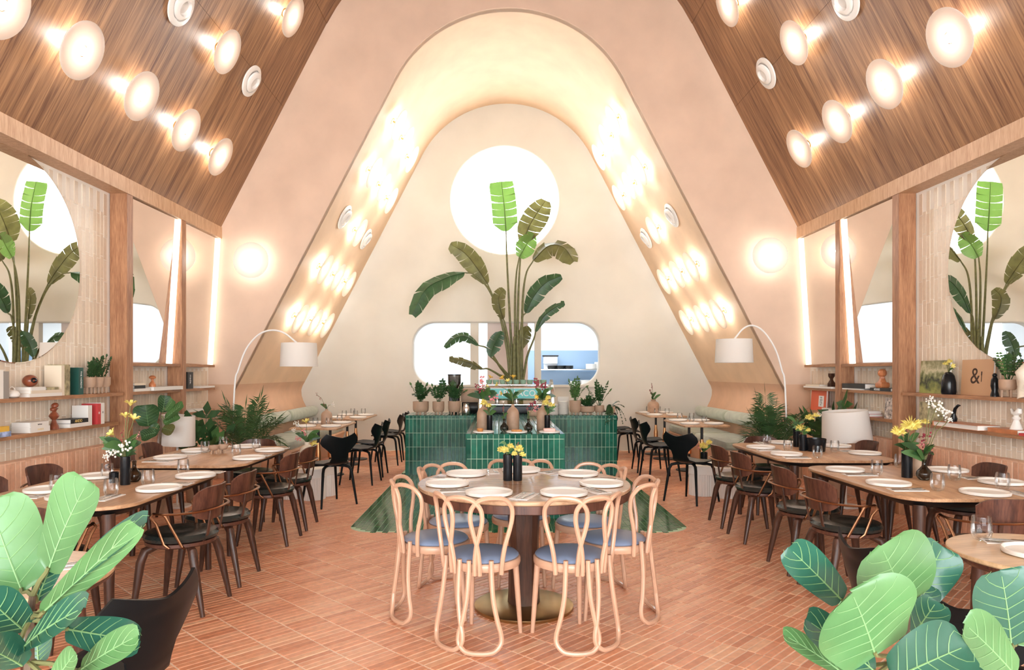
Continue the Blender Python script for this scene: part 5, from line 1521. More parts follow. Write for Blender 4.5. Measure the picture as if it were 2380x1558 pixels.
ml = [(G(345, 992, YM), G(338, 942, YM - .05), 27 * px2m, (0.3, -1, 0.2), 'green1', tm[1]), (G(382, 975, YM), G(424, 940, YM - .05), 13 * px2m, (0, -0.8, 0.6), 'green2', tm[2]),
      (G(378, 960, YM), G(384, 920, YM - .02), 14 * px2m, (0.6, -0.8, 0.2), 'green1', tm[3]), (G(378, 995, YM), G(402, 1002, YM - .06), 14 * px2m, (0.1, -0.9, 0.4), 'olive', tm[1]),
      (G(365, 1005, YM), G(328, 1015, YM - .05), 15 * px2m, (0, -0.9, 0.5), 'green1', tm[1]), (G(368, 985, YM), G(352, 1010, YM), 12 * px2m, (0, -1, 0.2), 'green1', tm[1]), (G(384, 955, YM), G(402, 930, YM), 12 * px2m, (0, -1, 0.3), 'green2', tm[3]),
      (G(380, 985, YM), G(415, 965, YM + .05), 12 * px2m, (0, -0.8, 0.5), 'green2', tm[2])]
fig_tree('young thin-stemmed fiddle-leaf fig in front of the left low lampshade', (G(372, 1040, YM).x, YM, 0), [tm], ml, 43, 0.13, 0.3)
# ================================================================== FLOOR LAMPS
def arc_lamp(pole, sh, R, H, Y, label, floor_px):
    b = at(floor_px, VPY + EYE * FPX / Y, Y)
    r = empty('arc_floor_lamp', (b.x, Y, 0), label=label, cat='lamp', group='white arc floor lamps')
    MB().lathe([(0.0001, 0), (0.17, 0), (0.17, 0.02), (0.16, 0.026), (0.0001, 0.026)], 32).build('base', X['whitemetal'], r)
    o = Vector((b.x, Y, 0))
    pts = [Vector((0, 0, 0.024))] + [at(a, c, Y) - o for a, c in pole]
    MB().tube(curve3(pts, 36), 0.011, 8).build('pole', X['whitemetal'], r)
    c = at(sh[0], sh[1], Y) - o
    MB().lathe([(R * 0.94, H / 2), (R, -H / 2), (R - 0.004, -H / 2), (R * 0.94 - 0.004, H / 2), (R * 0.94, H / 2)], 40, c, cap=False).build('shade', X['shade'], r)
    MB().ball((c.x, c.y, c.z + 0.02), 0.04, 10).build('bulb', X['whitemetal'], r)
    mb = MB()
    mb.tube([(c.x - R * 0.94, c.y, c.z + H / 2 - 0.01), (c.x + R * 0.94, c.y, c.z + H / 2 - 0.01)], 0.003, 5)
    mb.tube([pts[-1], (c.x, c.y, c.z + H / 2 - 0.01), (c.x, c.y, c.z + 0.04)], 0.005, 6)
    mb.build('shade_frame', X['whitemetal'], r)
arc_lamp([(545, 905), (554, 860), (572, 812), (600, 779), (630, 768), (660, 774), (690, 797)], (695, 825), 0.228, 0.29, 8.6, 'white arc floor lamp with drum shade, left of the alcove', 536)
arc_lamp([(1825, 905), (1817, 860), (1802, 812), (1776, 772), (1750, 757), (1728, 764), (1707, 788)], (1706, 816), 0.228, 0.29, 8.6, 'white arc floor lamp with drum shade, right of the alcove', 1832)
for px, py, Y, R, tilt, side in ((412, 1000, 7.5, 0.19, 0.06, 'left'), (1966, 990, 7.5, 0.25, -0.08, 'right')):
    c = at(px, py, Y); H = 0.32
    r = empty('low_floor_lamp', (c.x, Y, 0), label='low lamp with large white drum shade by the %s shelf wall' % side, cat='lamp', group='low drum lamps')
    MB().lathe([(0.0001, 0), (0.14, 0), (0.14, 0.018), (0.0001, 0.024)], 28).build('base', X['whitemetal'], r)
    MB().tube([(0, 0, 0.02), (0, 0, c.z + 0.05)], 0.012, 8).build('pole', X['whitemetal'], r)
    mb = MB(); mb.M = Matrix.Translation((0, 0, c.z)) @ Matrix.Rotation(tilt, 4, 'Y')
    mb.lathe([(R * 0.9, H / 2), (R, -H / 2), (R - 0.004, -H / 2), (R * 0.9 - 0.004, H / 2), (R * 0.9, H / 2)], 40, cap=False)
    mb.lathe([(0.0001, H / 2 - 0.03), (R * 0.9, H / 2 - 0.03)], 24, cap=False)
    mb.build('shade', X['shade'], r)
# ================================================================== SHELF THINGS
def yl(px, xf=3.93): return (xf + CAMX) * FPX / (VPX - px)
def yr(px, xf=3.93): return (xf - CAMX) * FPX / (px - VPX)
def yy(s, px): return yl(px) if s < 0 else yr(px)
def wall_text(s, y, z, xf):   # matrix for lettering on a room-facing surface of the side wall
    M = Matrix.Identity(4)
    u = Vector((0, -s, 0)); v = Vector((0, 0, 1)); n = Vector((-s, 0, 0))
    for i in range(3): M[i][0] = u[i]; M[i][1] = v[i]; M[i][2] = n[i]
    M.translation = (xf, y, z)
    return M
def flat_book(s, y0, y1, z, th, cover, label, depth=0.15, text=None, tm='whiteink', xf=3.925, group='books on the wall shelves', rz=0, spine=True):
    y0, y1 = min(y0, y1), max(y0, y1)
    cx, cy = s * (xf + depth / 2), (y0 + y1) / 2
    r = empty('book', (cx, cy, z), rz=rz, label=label, cat='book', group=group)
    L_ = (y1 - y0) / 2; D = depth / 2
    MB().box((s * 0.004, 0, th / 2), (depth - 0.010, 2 * L_ - 0.008, th - 0.006)).build('pages', X['paper'], r, ang=0)
    mb = MB()
    mb.box((0, 0, 0.0015), (depth, 2 * L_, 0.003)); mb.box((0, 0, th - 0.0015), (depth, 2 * L_, 0.003))
    if spine: mb.box((-s * (D - 0.0015), 0, th / 2), (0.003, 2 * L_, th - 0.0062))
    else: mb.box((0, L_ - 0.0015, th / 2), (depth, 0.003, th - 0.0062))
    mb.build('cover', X[cover], r, ang=0)
    if text:
        lettering(text[0], text[1], X[tm], r, wall_text(s, -s * (text[2] if len(text) > 2 else 0), th / 2, -s * (D + 0.0006)))
    return r
def upright_book(s, y0, y1, z, h, cover, label, depth=0.15, text=None, tm='whiteink', xf=3.93, dot=None):
    """standing, spine to the room"""
    y0, y1 = min(y0, y1), max(y0, y1)
    t = y1 - y0
    r = empty('book', (s * (xf + depth / 2), (y0 + y1) / 2, z), label=label, cat='book', group='books on the wall shelves')
    D = depth / 2
    MB().box((s * 0.004, 0, h / 2), (depth - 0.010, t - 0.006, h - 0.008)).build('pages', X['paper'], r, ang=0)
    mb = MB()
    mb.box((0, -t / 2 + 0.0015, h / 2), (depth, 0.003, h)); mb.box((0, t / 2 - 0.0015, h / 2), (depth, 0.003, h))
    mb.box((-s * (D - 0.0015), 0, h / 2), (0.003, t - 0.0062, h))
    mb.build('cover', X[cover], r, ang=0)
    if text:
        M = wall_text(s, 0, h * 0.55, -s * (D + 0.0006)) @ Matrix.Rotation(-PI / 2, 4, 'Z')
        lettering(text[0], text[1], X[tm], r, M)
    if dot:
        M = wall_text(s, 0, h * 0.55, -s * (D + 0.0004))
        mb = MB(); mb.M = M; mb.prism(circle(0, 0, dot[0], 20), 0, 0.0006); mb.build('emblem', X[dot[1]], r, ang=0)
        mb = MB(); mb.M = M; mb.prism(circle(0, 0, dot[0] * 0.45, 16), 0.0006, 0.001); mb.build('emblem', X[cover], r, ang=0)
    return r
def face_book(s, y0, y1, z, h, cover, label, th=0.025, xf=4.03):
    """standing with its front cover to the room, leaning on the wall"""
    y0, y1 = min(y0, y1), max(y0, y1)
    w = y1 - y0
    r = empty('book', (s * xf, (y0 + y1) / 2, z), rot=(0, s * 0.06, 0), label=label, cat='book', group='books facing out on the wall shelves')
    MB().box((s * th / 2, 0, h / 2), (th - 0.007, w - 0.008, h - 0.006)).build('pages', X['paper'], r, ang=0)
    mb = MB()
    mb.box((s * 0.0015, 0, h / 2), (0.003, w, h)); mb.box((s * (th - 0.0015), 0, h / 2), (0.003, w, h))
    mb.build('cover', X[cover] if isinstance(cover, str) else cover, r, ang=0)
    return r, (lambda dy, dz: wall_text(s, dy, dz, -s * 0.0006))
def obj1(name, mb, m, loc, label, cat, group=None, ang=40): return tag(mb.build(name, X[m] if isinstance(m, str) else m, loc=loc, ang=ang), label, cat, group)
XS = 4.01
# ---------------- left, upper shelf
upright_book(-1, yl(-2), yl(8), Z2, 0.22, 'bk_white', 'white-spined book standing at the left edge of the upper left shelf')
upright_book(-1, yl(9), yl(21), Z2, 0.21, 'bk_grey', 'grey mottled book standing near the white teapot, upper left shelf')
tp = empty('teapot', (-3.985, 5.5, Z2), label='small white ceramic teapot on the upper left shelf', cat='teapot')
MB().lathe([(0.0001, 0), (0.035, 0), (0.052, 0.012), (0.056, 0.03), (0.046, 0.05), (0.028, 0.06), (0.0001, 0.064)], 24).build('body', X['white'], tp)
MB().tube([(0, -0.035, 0.045), (0, -0.03, 0.075), (0, 0, 0.09), (0, 0.03, 0.075), (0, 0.035, 0.045)], 0.005, 6).build('handle', X['white'], tp)
MB().tube([(0, -0.05, 0.03), (0, -0.075, 0.05)], [0.01, 0.006], 8).build('spout', X['white'], tp)
a0, a1 = yl(95), yl(143)
flat_book(-1, 5.62, a1, Z2, 0.028, 'bk_white', 'white book at the bottom of the stack under the pebble, upper left shelf')
flat_book(-1, 5.64, a1 - 0.01, Z2 + 0.028, 0.026, 'bk_cream', 'cream book in the middle of the stack, upper left shelf')
flat_book(-1, 5.64, 5.82, Z2 + 0.054, 0.028, 'bk_white', 'short white book under the brown pebble sculpture, upper left shelf')
flat_book(-1, 5.835, 5.99, Z2 + 0.054, 0.022, 'bk_olive', 'small olive book on top of the stack, upper left shelf')
mb = MB(); mb.ball((0, 0, 0.05), 0.056, 20, 0.9)
pe = empty('pebble_sculpture', (-3.995, 5.73, Z2 + 0.082), label='dark brown hollow pebble sculpture on the book stack, upper left shelf', cat='sculpture')
mb.build('body', X['redwood'], pe)
mb = MB(); mb.M = Matrix.Translation((0.042, -0.022, 0.055)) @ Matrix.Rotation(PI / 2, 4, 'Y') @ Matrix.Rotation(0.5, 4, 'X')
mb.lathe([(0.022, 0.0), (0.021, 0.012), (0.017, 0.013), (0.006, 0.006)], 18, cap=True); mb.build('opening', X['blackceram'], pe)
upright_book(-1, yl(143), yl(150), Z2, 0.262, 'bk_cream', 'tall cream book, left of the pair on the upper left shelf')
upright_book(-1, yl(150.3), yl(163), Z2, 0.27, 'bk_olive', 'tall mottled olive book, right of the pair on the upper left shelf')
upright_book(-1, yl(183), yl(194), Z2, 0.245, 'bk_green', 'dark green book beside the footed planter, upper left shelf', text=('THE NORDIC', 0.026))
def triple(r):
    h = 0
    for k, (dy, R) in enumerate(((-0.125, 0.058), (0.0, 0.06), (0.125, 0.058))):
        MB().lathe([(0.0001, 0.06), (R * 0.8, 0.06), (R, 0.085), (R, 0.155), (R - 0.006, 0.157), (R - 0.007, 0.14), (0.0001, 0.138)], 24, (0, dy, 0)).build('pot', X['stone2'], r)
        for q in (-1, 1): MB().tube([(0, dy + q * 0.032, 0.065), (0, dy + q * 0.035, 0.0)], [0.012, 0.01], 8).build('foot', X['stone2'], r)
    return 0.14
zz = empty('potted_plant', (-3.985, 6.66, Z2), label='glossy green plant in a taupe triple planter on legs, upper left shelf', cat='plant')
triple(zz)
rg = random.Random(77)
for i in range(15):
    mb = MB(); frond(mb, (0, -0.14 + 0.02 * i, 0.13), rg.uniform(-1.2, 1.2) + (PI / 2 if i % 2 else -PI / 2) * 0.8, rg.uniform(0.16, 0.30), rg.uniform(1.0, 1.45), 0.2, 0.042, 0.011, 8, rg, 0.004, 0.15)
    mb.build('frond', X['green1'], zz)
# ---------------- left, lower shelf
obj1('sculpture', MB().lathe([(0.0001, 0), (0.06, 0), (0.062, 0.05), (0.055, 0.13), (0.06, 0.18), (0.045, 0.215), (0.0001, 0.225)], 24), 'blackceram', (-4.0, 5.24, Z3), 'tall black rounded sculpture at the left edge, lower left shelf', 'sculpture')
flat_book(-1, 5.12, yl(17), Z3, 0.04, 'bk_blue', 'blue and white patterned book sticking out, lower left shelf', xf=3.90, depth=0.05)
flat_book(-1, 5.10, yl(14), Z3 + 0.04, 0.04, 'bk_yellow', 'yellow book on top at the left edge, lower left shelf', xf=3.905, depth=0.05)
flat_book(-1, yl(70), yl(115), Z3, 0.045, 'bk_white', 'white book at the bottom, lower left shelf beside the red figure', text=('P A R I S', 0.02), tm='goldink', depth=0.16)
flat_book(-1, yl(70), yl(112), Z3 + 0.045, 0.04, 'bk_white', 'white book on top with small black dot, lower left shelf', text=('landscape', 0.014), tm='ink', depth=0.16)
fig = empty('figurine', (-3.99, 6.03, Z3), label='turned red-brown wooden figure with flared head, lower left shelf', cat='sculpture')
MB().lathe([(0.0001, 0), (0.04, 0), (0.034, 0.03), (0.02, 0.06), (0.016, 0.08), (0.03, 0.095), (0.042, 0.115), (0.03, 0.135), (0.014, 0.15), (0.02, 0.165), (0.034, 0.18)], 20).build('body', X['redwood'], fig)
mb = MB(); mb.M = Matrix.Translation((0, 0.006, 0.19)) @ Matrix.Rotation(0.5, 4, 'X'); mb.ball((0, 0.012, 0.01), 0.03, 14, 0.75); mb.ball((0, -0.026, -0.004), 0.024, 12, 0.7); mb.build('head', X['redwood'], fig)
flat_book(-1, yl(163), yl(208), Z3, 0.035, 'bk_white', 'white book under the black lettered one, lower left shelf', depth=0.16)
flat_book(-1, yl(164), yl(204), Z3 + 0.035, 0.038, 'bk_dark', 'black book with gold lettering ANDO, lower left shelf', text=('ANDO', 0.036, -0.02), tm='goldink', depth=0.16)
upright_book(-1, yl(205), yl(214), Z3, 0.185, 'bk_white', 'white book standing beside the black lettered book, lower left shelf')
upright_book(-1, yl(226.5), yl(234.5), Z3, 0.195, 'bk_red', 'red book with white ring on its spine, lower left shelf', dot=(0.011, 'whiteink'))
upright_book(-1, yl(235), yl(243), Z3, 0.2, 'bk_white', 'white book with black blots next to the red book', dot=(0.009, 'ink'))
# ---------------- left, bay between the posts and bay by the arch
flat_book(-1, 7.24, yl(348), Z2, 0.03, 'bk_white', 'white book at the bottom left, middle shelf between left posts')
flat_book(-1, 7.24, yl(337), Z2 + 0.03, 0.034, 'bk_dark', 'dark book in the stack on the middle shelf between left posts')
flat_book(-1, 7.24, yl(336), Z2 + 0.064, 0.026, 'bk_cream', 'cream book topping the stack, middle shelf between left posts')
flat_book(-1, yl(351), 8.27, Z2, 0.04, 'bk_white', 'long white book on the right, middle shelf between left posts', xf=3.89, depth=0.18)
fg = empty('figurine', (-3.98, 7.72, Z2 + 0.04), label='orange wooden mushroom-like figure, middle shelf between left posts', cat='sculpture')
MB().lathe([(0.0001, 0), (0.035, 0), (0.036, 0.03), (0.024, 0.05), (0.012, 0.065), (0.014, 0.085), (0.034, 0.095), (0.038, 0.11), (0.02, 0.125), (0.0001, 0.127)], 20).build('body', X['cherry'], fg)
upright_book(-1, yl(436), yl(449), Z2, 0.205, 'bk_dark', 'black book with white lettering standing in the far left bay', text=('made.', 0.05))
flat_book(-1, yl(465), 9.28, Z2, 0.024, 'bk_white', 'thin white book lying flat in the far left bay, middle shelf')
flat_book(-1, 8.5, 9.0, Z3, 0.03, 'bk_white', 'white book lying on the lowest shelf of the far left bay')
# ---------------- right, upper shelf
lm, nt, b_ = newmat('woodland_photo_print')
tc = nt.nodes.new('ShaderNodeTexCoord'); n1 = nt.nodes.new('ShaderNodeTexNoise'); n1.inputs['Scale'].default_value = 14; n1.inputs['Detail'].default_value = 7
nt.links.new(tc.outputs['Object'], n1.inputs['Vector'])
sp = nt.nodes.new('ShaderNodeSeparateXYZ'); nt.links.new(tc.outputs['Object'], sp.inputs[0])
ad = nt.nodes.new('ShaderNodeMath'); ad.operation = 'MULTIPLY_ADD'; ad.inputs[1].default_value = 0.55
nt.links.new(n1.outputs['Fac'], ad.inputs[0])
zr = nt.nodes.new('ShaderNodeMath'); zr.operation = 'MULTIPLY'; zr.inputs[1].default_value = 1.9; nt.links.new(sp.outputs['Z'], zr.inputs[0]); nt.links.new(zr.outputs[0], ad.inputs[2])
rp = nt.nodes.new('ShaderNodeValToRGB'); els = rp.color_ramp.elements
els[0].position = 0.3; els[0].color = (0.34, 0.36, 0.09, 1); els[1].position = 0.95; els[1].color = (0.12, 0.13, 0.05, 1)
for po, c in ((0.42, (0.14, 0.17, 0.04)), (0.5, (0.03, 0.035, 0.02)), (0.58, (0.22, 0.24, 0.09)), (0.7, (0.62, 0.58, 0.38)), (0.82, (0.30, 0.28, 0.14))):
    e = els.new(po); e.color = (*c, 1)
nt.links.new(ad.outputs[0], rp.inputs['Fac']); nt.links.new(rp.outputs['Color'], b_.inputs['Base Color'])
face_book(1, 6.92, 6.47, Z2, 0.315, lm, 'picture book with a woodland path on its cover, upper right shelf')
bk, mt = face_book(1, 6.30, 5.90, Z2, 0.315, 'bk_tan', 'tan board book with a large dark ampersand on its cover')
X['emb'] = pbr('dark_brown_print', (0.05, 0.022, 0.01), 0.7)
lettering('&', 0.2, X['emb'], bk, mt(0.02, 0.165))
mb = MB(); mb.M = mt(-0.062, 0.165); mb.prism(rrect(-0.004, 0.004, -0.045, 0.045, 0.003, 2), 0, 0.0008); mb.prism(rrect(-0.007, 0.007, 0.01, 0.045, 0.004, 2), 0, 0.0009); mb.build('emblem', X['emb'], bk, ang=0)
dv = (3.975, 6.38, Z2)
obj1('vase', MB().lathe([(0.0001, 0), (0.055, 0), (0.062, 0.02), (0.06, 0.11), (0.048, 0.17), (0.028, 0.2), (0.016, 0.205), (0.012, 0.2), (0.0001, 0.19)], 28), 'blackceram', dv, 'dark rounded vase between the two facing books, upper right shelf', 'vase')
bouquet(Vector(dv) + Vector((0, 0, 0.2)), [('mum', (3.97, 6.36, Z2 + 0.30), 0.03), ('mum', (3.96, 6.40, Z2 + 0.28), 0.028), ('lily', (3.97, 6.33, Z2 + 0.26), 0.025)], 'small yellow chrysanthemums in the dark shelf vase', 51, 3, 0.05)
fgb = empty('figurine', (3.97, 5.78, Z2), label='slim black standing figure next to the ampersand book', cat='sculpture')
MB().lathe([(0.0001, 0), (0.032, 0), (0.03, 0.02), (0.022, 0.05), (0.03, 0.09), (0.026, 0.14), (0.014, 0.165), (0.0001, 0.168)], 18).build('body', X['blackceram'], fgb)
MB().ball((0, 0, 0.178), 0.018, 12).build('head', X['blackceram'], fgb)
potted((3.975, 5.64, Z2), 'small glossy plant in a brown footed pot, upper right shelf', footed_pot(0.062, 0.085, 0.06, 'stone'), 9, 0.3, 52, 'green1', 0.045, 0.012, 7, (1.0, 1.4), 0.2)
ab = empty('abstract_sculpture', (3.97, 5.45, Z2), label='cream abstract twisting sculpture at the right edge, upper right shelf', cat='sculpture')
MB().tube([(0, 0, 0.0), (0, 0.02, 0.06), (0, -0.015, 0.13), (0, 0.015, 0.2), (0, -0.03, 0.26), (0, -0.05, 0.28)], [0.05, 0.035, 0.05, 0.055, 0.03, 0.01], 14).build('body', X['cream'], ab)
MB().tube([(0, 0.01, 0.2), (0, 0.06, 0.17), (0, 0.05, 0.1), (0, 0.0, 0.06)], [0.025, 0.02, 0.02, 0.02], 10).build('arm', X['cream'], ab)
potted((3.97, 5.25, Z2), 'leafy plant in a tan pot cut by the right photo edge', footed_pot(0.06, 0.09, 0.05), 8, 0.34, 53, 'green1', 0.06, 0.016, 7, (1.0, 1.4), 0.2)
# ---------------- right, lower shelf
upright_book(1, 6.75, 6.62, Z3, 0.21, 'bk_olive', 'thick mottled book standing at the post end, lower right shelf')
sw = empty('swan_sculpture', (3.99, 6.30, Z3 + 0.044), label='black curved bird-like sculpture, lower right shelf', cat='sculpture')
MB().tube([(0, 0.05, 0.0), (0, 0.03, 0.03), (0, 0.03, 0.07), (0, 0.01, 0.12), (0, -0.03, 0.15), (0, -0.06, 0.15)], [0.035, 0.03, 0.016, 0.014, 0.012, 0.004], 10).build('body', X['blackceram'], sw)
flat_book(1, 6.45, 5.85, Z3, 0.044, 'cherry', 'large book with orange cover overhanging the lower right shelf', xf=3.87, depth=0.2, spine=False)
flat_book(1, 5.80, 5.47, Z3, 0.035, 'cherry', 'dark red spined book under the white chalice sculpture', depth=0.16)
ch = empty('chalice_sculpture', (4.0, 5.58, Z3 + 0.035), label='white abstract chalice-shaped sculpture on a red book', cat='sculpture')
MB().lathe([(0.0001, 0), (0.045, 0), (0.03, 0.04), (0.02, 0.075), (0.03, 0.085), (0.032, 0.093), (0.018, 0.105), (0.015, 0.12), (0.0001, 0.125)], 20).build('foot', X['white'], ch)
mb = MB(); mb.M = Matrix.Translation((0, 0, 0.13)); mb.tube([(0, 0.055, 0.03), (0, 0.03, 0.0), (0, 0, -0.005), (0, -0.03, 0.015), (0, -0.04, 0.04)], [0.008, 0.018, 0.022, 0.024, 0.014], 12); mb.build('cup', X['white'], ch)
flat_book(1, 5.42, 5.2, Z3, 0.02, 'bk_red', 'bright red flat booklet at the right edge, lower right shelf', depth=0.16, xf=3.9)
# ---------------- right, bay between the posts
flat_book(1, 8.26, 7.85, Z2, 0.016, 'bk_white', 'thin white book under the black box, middle shelf between right posts')
flat_book(1, 8.26, 7.75, Z2 + 0.016, 0.055, 'bk_dark', 'thick black book, middle shelf between right posts')
bu = empty('bust_sculpture', (3.985, 7.50, Z2 + 0.034), label='faceted orange-brown wooden bust, middle shelf between right posts', cat='sculpture')
MB().prism([(-0.045, -0.06), (0.045, -0.06), (0.045, 0.06), (-0.045, 0.06)], 0, 0.06, 0.012).build('shoulders', X['cherry'], bu)
MB().lathe([(0.05, 0.055), (0.028, 0.10), (0.026, 0.12)], 5).build('neck', X['cherry'], bu, ang=10)
mb = MB(); mb.ball((0, 0.005, 0.16), 0.046, 10); mb.build('head', X['cherry'], bu, ang=10)
flat_book(1, 7.64, 7.24, Z2, 0.034, 'bk_dark', 'black book with white lettering HOUSES under the wooden bust', text=('HOUSES', 0.032, -0.06), depth=0.16)
flat_book(1, 7.95, 7.66, Z3, 0.032, 'bk_red', 'red and white book at the bottom of a pair, lowest shelf between right posts')
flat_book(1, 7.95, 7.68, Z3 + 0.032, 0.03, 'bk_white', 'white book on top of a pair, lowest shelf between right posts')
X['bk_pattern'] = pbr('red_black_white_print', (0.62, 0.46, 0.42), 0.6, var=0.95, vs=30)
face_book(1, 7.44, 7.24, Z3, 0.225, 'bk_pattern', 'busy red, black and white patterned book facing out by the right post', xf=3.97)
# ---------------- right, bay by the arch
flat_book(1, 9.25, 8.5, Z2, 0.022, 'bk_white', 'white book at the bottom, middle shelf beside the right arch wall', xf=3.9)
flat_book(1, 9.25, 8.85, Z2 + 0.022, 0.022, 'bk_cream', 'short pale book on top, middle shelf beside the right arch wall')
hg = empty('figurine', (3.99, 8.66, Z2 + 0.022), label='dark wooden hourglass-shaped figure in the far right bay', cat='sculpture')
MB().lathe([(0.05, 0), (0.05, 0.04), (0.02, 0.085), (0.02, 0.10), (0.042, 0.13), (0.042, 0.165)], 6).build('body', X['darkwood'], hg, ang=10)
ob, mt = face_book(1, 9.22, 8.80, Z3, 0.27, 'bk_orange', 'orange-red book with a white label facing out, far right bay', xf=3.98)
mb = MB(); mb.M = mt(-0.08, 0.12); mb.prism(rrect(-0.07, 0.07, -0.07, 0.07, 0.002, 1), 0, 0.0008); mb.build('cover_label', X['whiteink'], ob, ang=0)
for k, tx in enumerate(('KIN', 'AND', 'STILL', 'SET')):
    lettering(tx, 0.034, X['ink'], ob, mt(-0.08, 0.165 - 0.03 * k) @ Matrix.Translation((0, 0, 0.001)))
flat_book(1, 8.78, 8.5, Z3, 0.045, 'bk_white', 'white book lying beside the orange book, far right bay')
# ================================================================== ON THE BAR
for px, R, h, n, L_, nm, sd in ((978, 0.115, 0.15, 12, 0.36, 'widest, at the left end', 61), (1019, 0.085, 0.15, 9, 0.42, 'middle of three', 62), (1056, 0.09, 0.155, 11, 0.38, 'right of three', 63)):
    p = at(px, 962, 10.05); p.z = BAR_Z
    potted(p, 'leafy plant in a taupe footed pot on the bar left, %s' % nm, footed_pot(R, h, 0.035), n, L_, sd, 'green1', 0.075, 0.02, 6, (0.9, 1.4), 0.3, group='potted plants on the bar')
for px, R, h, n, L_, lf_, dr, nm, sd in ((1337, 0.085, 0.17, 8, 0.38, (1.1, 1.5), 0.3, 'tall pot', 64), (1365, 0.105, 0.09, 12, 0.2, (0.6, 1.3), 0.25, 'low bowl in the middle', 65), (1393, 0.07, 0.1, 8, 0.45, (0.95, 1.4), 0.25, 'tall fronds near the right end', 66)):
    p = at(px, 962, 10.02); p.z = BAR_Z
    potted(p, 'leafy plant in a tan pot on the bar right, %s' % nm, footed_pot(R, h, 0.03), n, L_, sd, 'green1' if sd != 64 else 'green2', 0.07, 0.018, 6, lf_, dr, group='potted plants on the bar')
p = at(1420, 962, 9.95); p.z = BAR_Z
tr_ = empty('trailing_plant', p, label='trailing plant spilling over the right end of the bar', cat='plant')
footed_pot(0.06, 0.1, 0.02)(tr_)
rg = random.Random(67)
for i in range(14):
    mb = MB(); az = rg.uniform(-2.2, 0.9)
    frond(mb, (0, 0, 0.11), az, rg.uniform(0.18, 0.3), rg.uniform(0.2, 0.9), rg.uniform(0.9, 1.5) if az < 0.3 else 0.4, 0.035, 0.012, 9, rg, 0.002, 0.15)
    mb.build('vine', X['green1'], tr_)
em = empty('espresso_machine', (at(1200, 900, 10.25).x, 10.28, BAR_Z), label='steel and turquoise espresso machine in the middle of the bar', cat='coffee machine')
MB().box((0, 0, 0.30), (0.98, 0.42, 0.20), bev=0.02).build('body', X['chrome'], em)
MB().box((0, -0.215, 0.30), (0.80, 0.012, 0.14), bev=0.004).build('front_panel', X['turq'], em)
MB().box((0, 0.08, 0.06), (0.94, 0.36, 0.12), bev=0.015).build('base', X['blackmetal'], em)
MB().box((0, -0.08, 0.135), (0.88, 0.3, 0.02), bev=0.004).build('drip_tray', X['chrome'], em)
for sx in (-1, 1):
    mb = MB(); mb.prism([(-0.23, 0.0), (0.22, 0.0), (0.22, 0.46), (0.02, 0.5), (-0.2, 0.38), (-0.25, 0.2)], -0.02, 0.02, 0.004)
    o = mb.build('side_panel', X['chrome'], em); o.rotation_euler = (PI / 2, 0, PI / 2); o.location = (sx * 0.52, 0, 0.0)
MB().box((0, 0.02, 0.42), (0.92, 0.36, 0.025), bev=0.005).build('cup_tray', X['chrome'], em)
M = Matrix(((1, 0, 0, 0), (0, 0, -1, -0.2225), (0, 1, 0, 0.30), (0, 0, 0, 1)))
lettering('ABALACO', 0.12, X['whiteink'], em, M)
for k in range(3):
    mb = MB(); x = -0.28 + 0.28 * k
    mb.lathe([(0.035, -0.05), (0.035, 0.0)], 14, (x, -0.14, 0.2)); mb.tube([(x, -0.16, 0.165), (x, -0.33, 0.15)], 0.012, 8)
    mb.build('group_head', X['chrome'], em)
X['greenish'] = pbr('green_glass_cup', (0.25, 0.40, 0.30), 0.2)
for k in range(9):
    for j in range(2):
        mb = MB().lathe([(0.03, 0), (0.042, 0.02), (0.044, 0.06), (0.041, 0.06), (0.038, 0.02), (0.0001, 0.012)], 14)
        obj1('coffee_cup', mb, 'greenish', (em.location.x - 0.4 + 0.1 * k, 10.22 + 0.13 * j, BAR_Z + 0.434), '%s green glass cup in the %s row on top of the espresso machine' % ('leftmost' if k == 0 else 'rightmost' if k == 8 else 'inner', 'front' if j == 0 else 'back'), 'cup', 'cups on the espresso machine')
gr = empty('coffee_grinder', (at(1056, 900, 10.35).x, 10.36, BAR_Z), label='black coffee grinder with clear hopper behind the left bar plants', cat='grinder')
MB().box((0, 0, 0.17), (0.15, 0.2, 0.34), bev=0.015).build('body', X['blackmetal'], gr)
MB().lathe([(0.04, 0.34), (0.095, 0.44), (0.095, 0.56)], 24, cap=False).build('hopper', X['smoke'], gr)
MB().lathe([(0.0001, 0.56), (0.1, 0.56), (0.1, 0.575), (0.0001, 0.575)], 24).build('lid', X['blackceram'], gr)
obj1('tin_box', MB().box((0, 0, 0.1), (0.26, 0.2, 0.2), bev=0.006), 'stone2', (at(1083, 910, 10.4).x + 0.06, 10.44, BAR_Z + 0.16), 'plain tan box behind the espresso machine', 'box')
obj1('box_stand', MB().box((0, 0, 0.079), (0.24, 0.18, 0.158), bev=0.004), 'blackmetal', (at(1083, 910, 10.4).x + 0.06, 10.44, BAR_Z), 'black stand carrying the plain tan box', 'stand')
obj1('jug', MB().lathe([(0.0001, 0), (0.05, 0), (0.06, 0.04), (0.055, 0.1), (0.042, 0.14), (0.048, 0.16), (0.044, 0.16), (0.038, 0.13), (0.0001, 0.1)], 20), 'chrome', (at(1084, 945, 10.0).x, 9.98, BAR_Z), 'polished steel milk jug on the bar', 'jug')
for px, Y_, n, nm in ((1286, 10.05, 12, 'left stack'), (1309, 10.1, 15, 'right stack')):
    for k in range(n):
        PL.put((at(px, 945, Y_).x, Y_, BAR_Z + 0.0125 * k), 0, '%s small white plate in the %s on the bar' % ('bottom' if k == 0 else 'topmost' if k == n - 1 else 'inner', nm), 'plates in the %s on the bar' % nm, scale=0.55)
sk = at(1310, 905, 10.38)
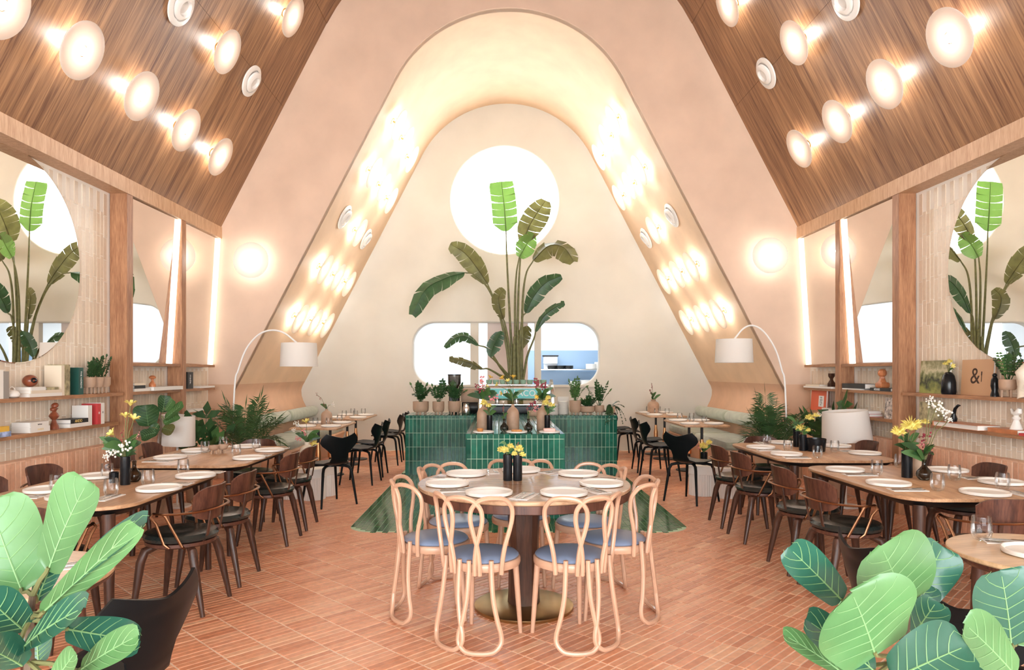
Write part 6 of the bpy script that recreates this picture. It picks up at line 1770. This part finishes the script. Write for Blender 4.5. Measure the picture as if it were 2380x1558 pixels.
obj1('paper_sheet', MB().box((0, 0, 0.12), (0.18, 0.02, 0.24), rz=0.2, bev=0.004), 'bk_white', (sk.x, 10.45, BAR_Z), 'white card with dark blot behind the right plate stack', 'card')
obj1('planter', MB().prism(rrect(-0.11, 0.11, -0.05, 0.05, 0.04, 5), 0, 0.07, 0.008), 'stone2', (at(1245, 950, 9.7).x, 9.72, BAR_Z), 'low oval tan planter at the rear of the display counter', 'planter')
# ================================================================== KITCHEN THINGS
ks = empty('kitchen_shelf', (1.55, 15.12, 0), label='steel kitchen shelving seen through the pass on the right', cat='shelf')
for z in (1.14, 1.5): MB().box((0, 0, z), (1.7, 0.45, 0.025), bev=0.003).build('shelf_board', X['chrome'], ks, ang=0)
for x in (-0.84, 0.84):
    for y in (-0.2, 0.2): MB().box((x, y, 0.86), (0.03, 0.03, 1.76)).build('post', X['chrome'], ks, ang=0)
for px, z, n, nm in ((1375, 1.513, 8, 'upper shelf, left stack'), (1395, 1.513, 11, 'upper shelf, right stack'), (1335, 1.153, 7, 'lower shelf, left stack'), (1362, 1.153, 9, 'lower shelf, right stack')):
    c = at(px, 850, 15.05)
    for k in range(n):
        PL.put((c.x, 15.05, z + 0.013 * k), 0, '%s white plate in the kitchen, %s' % ('bottom' if k == 0 else 'topmost' if k == n - 1 else 'inner', nm), 'kitchen plate stack, ' + nm, scale=0.95)
for px, nm in ((1283, 'left'), (1302, 'middle'), (1322, 'right')):
    c = at(px, 850, 15.05)
    obj1('pan', MB().lathe([(0.0001, 0), (0.085, 0), (0.095, 0.02), (0.097, 0.075), (0.092, 0.075), (0.088, 0.012), (0.0001, 0.01)], 20), 'blackmetal', (c.x, 15.05, 1.513), 'dark pan on the kitchen shelf, %s of three' % nm, 'pan', 'pans on the kitchen shelf')
kc = empty('kitchen_appliance', (at(1280, 850, 15.1).x, 15.12, 1.625), label='white appliance with dark lid on the kitchen shelf, seen through the pass', cat='appliance')
MB().box((0, 0.1, 0.08), (0.3, 0.2, 0.16), bev=0.01).build('body', X['kitchen'], kc, ang=0)
MB().box((0, 0.1, 0.175), (0.34, 0.22, 0.03), bev=0.004).build('lid', X['blackmetal'], kc, ang=0)
MB().box((0, 0.13, -0.055), (0.28, 0.12, 0.11)).build('foot', X['kitchen'], kc, ang=0)
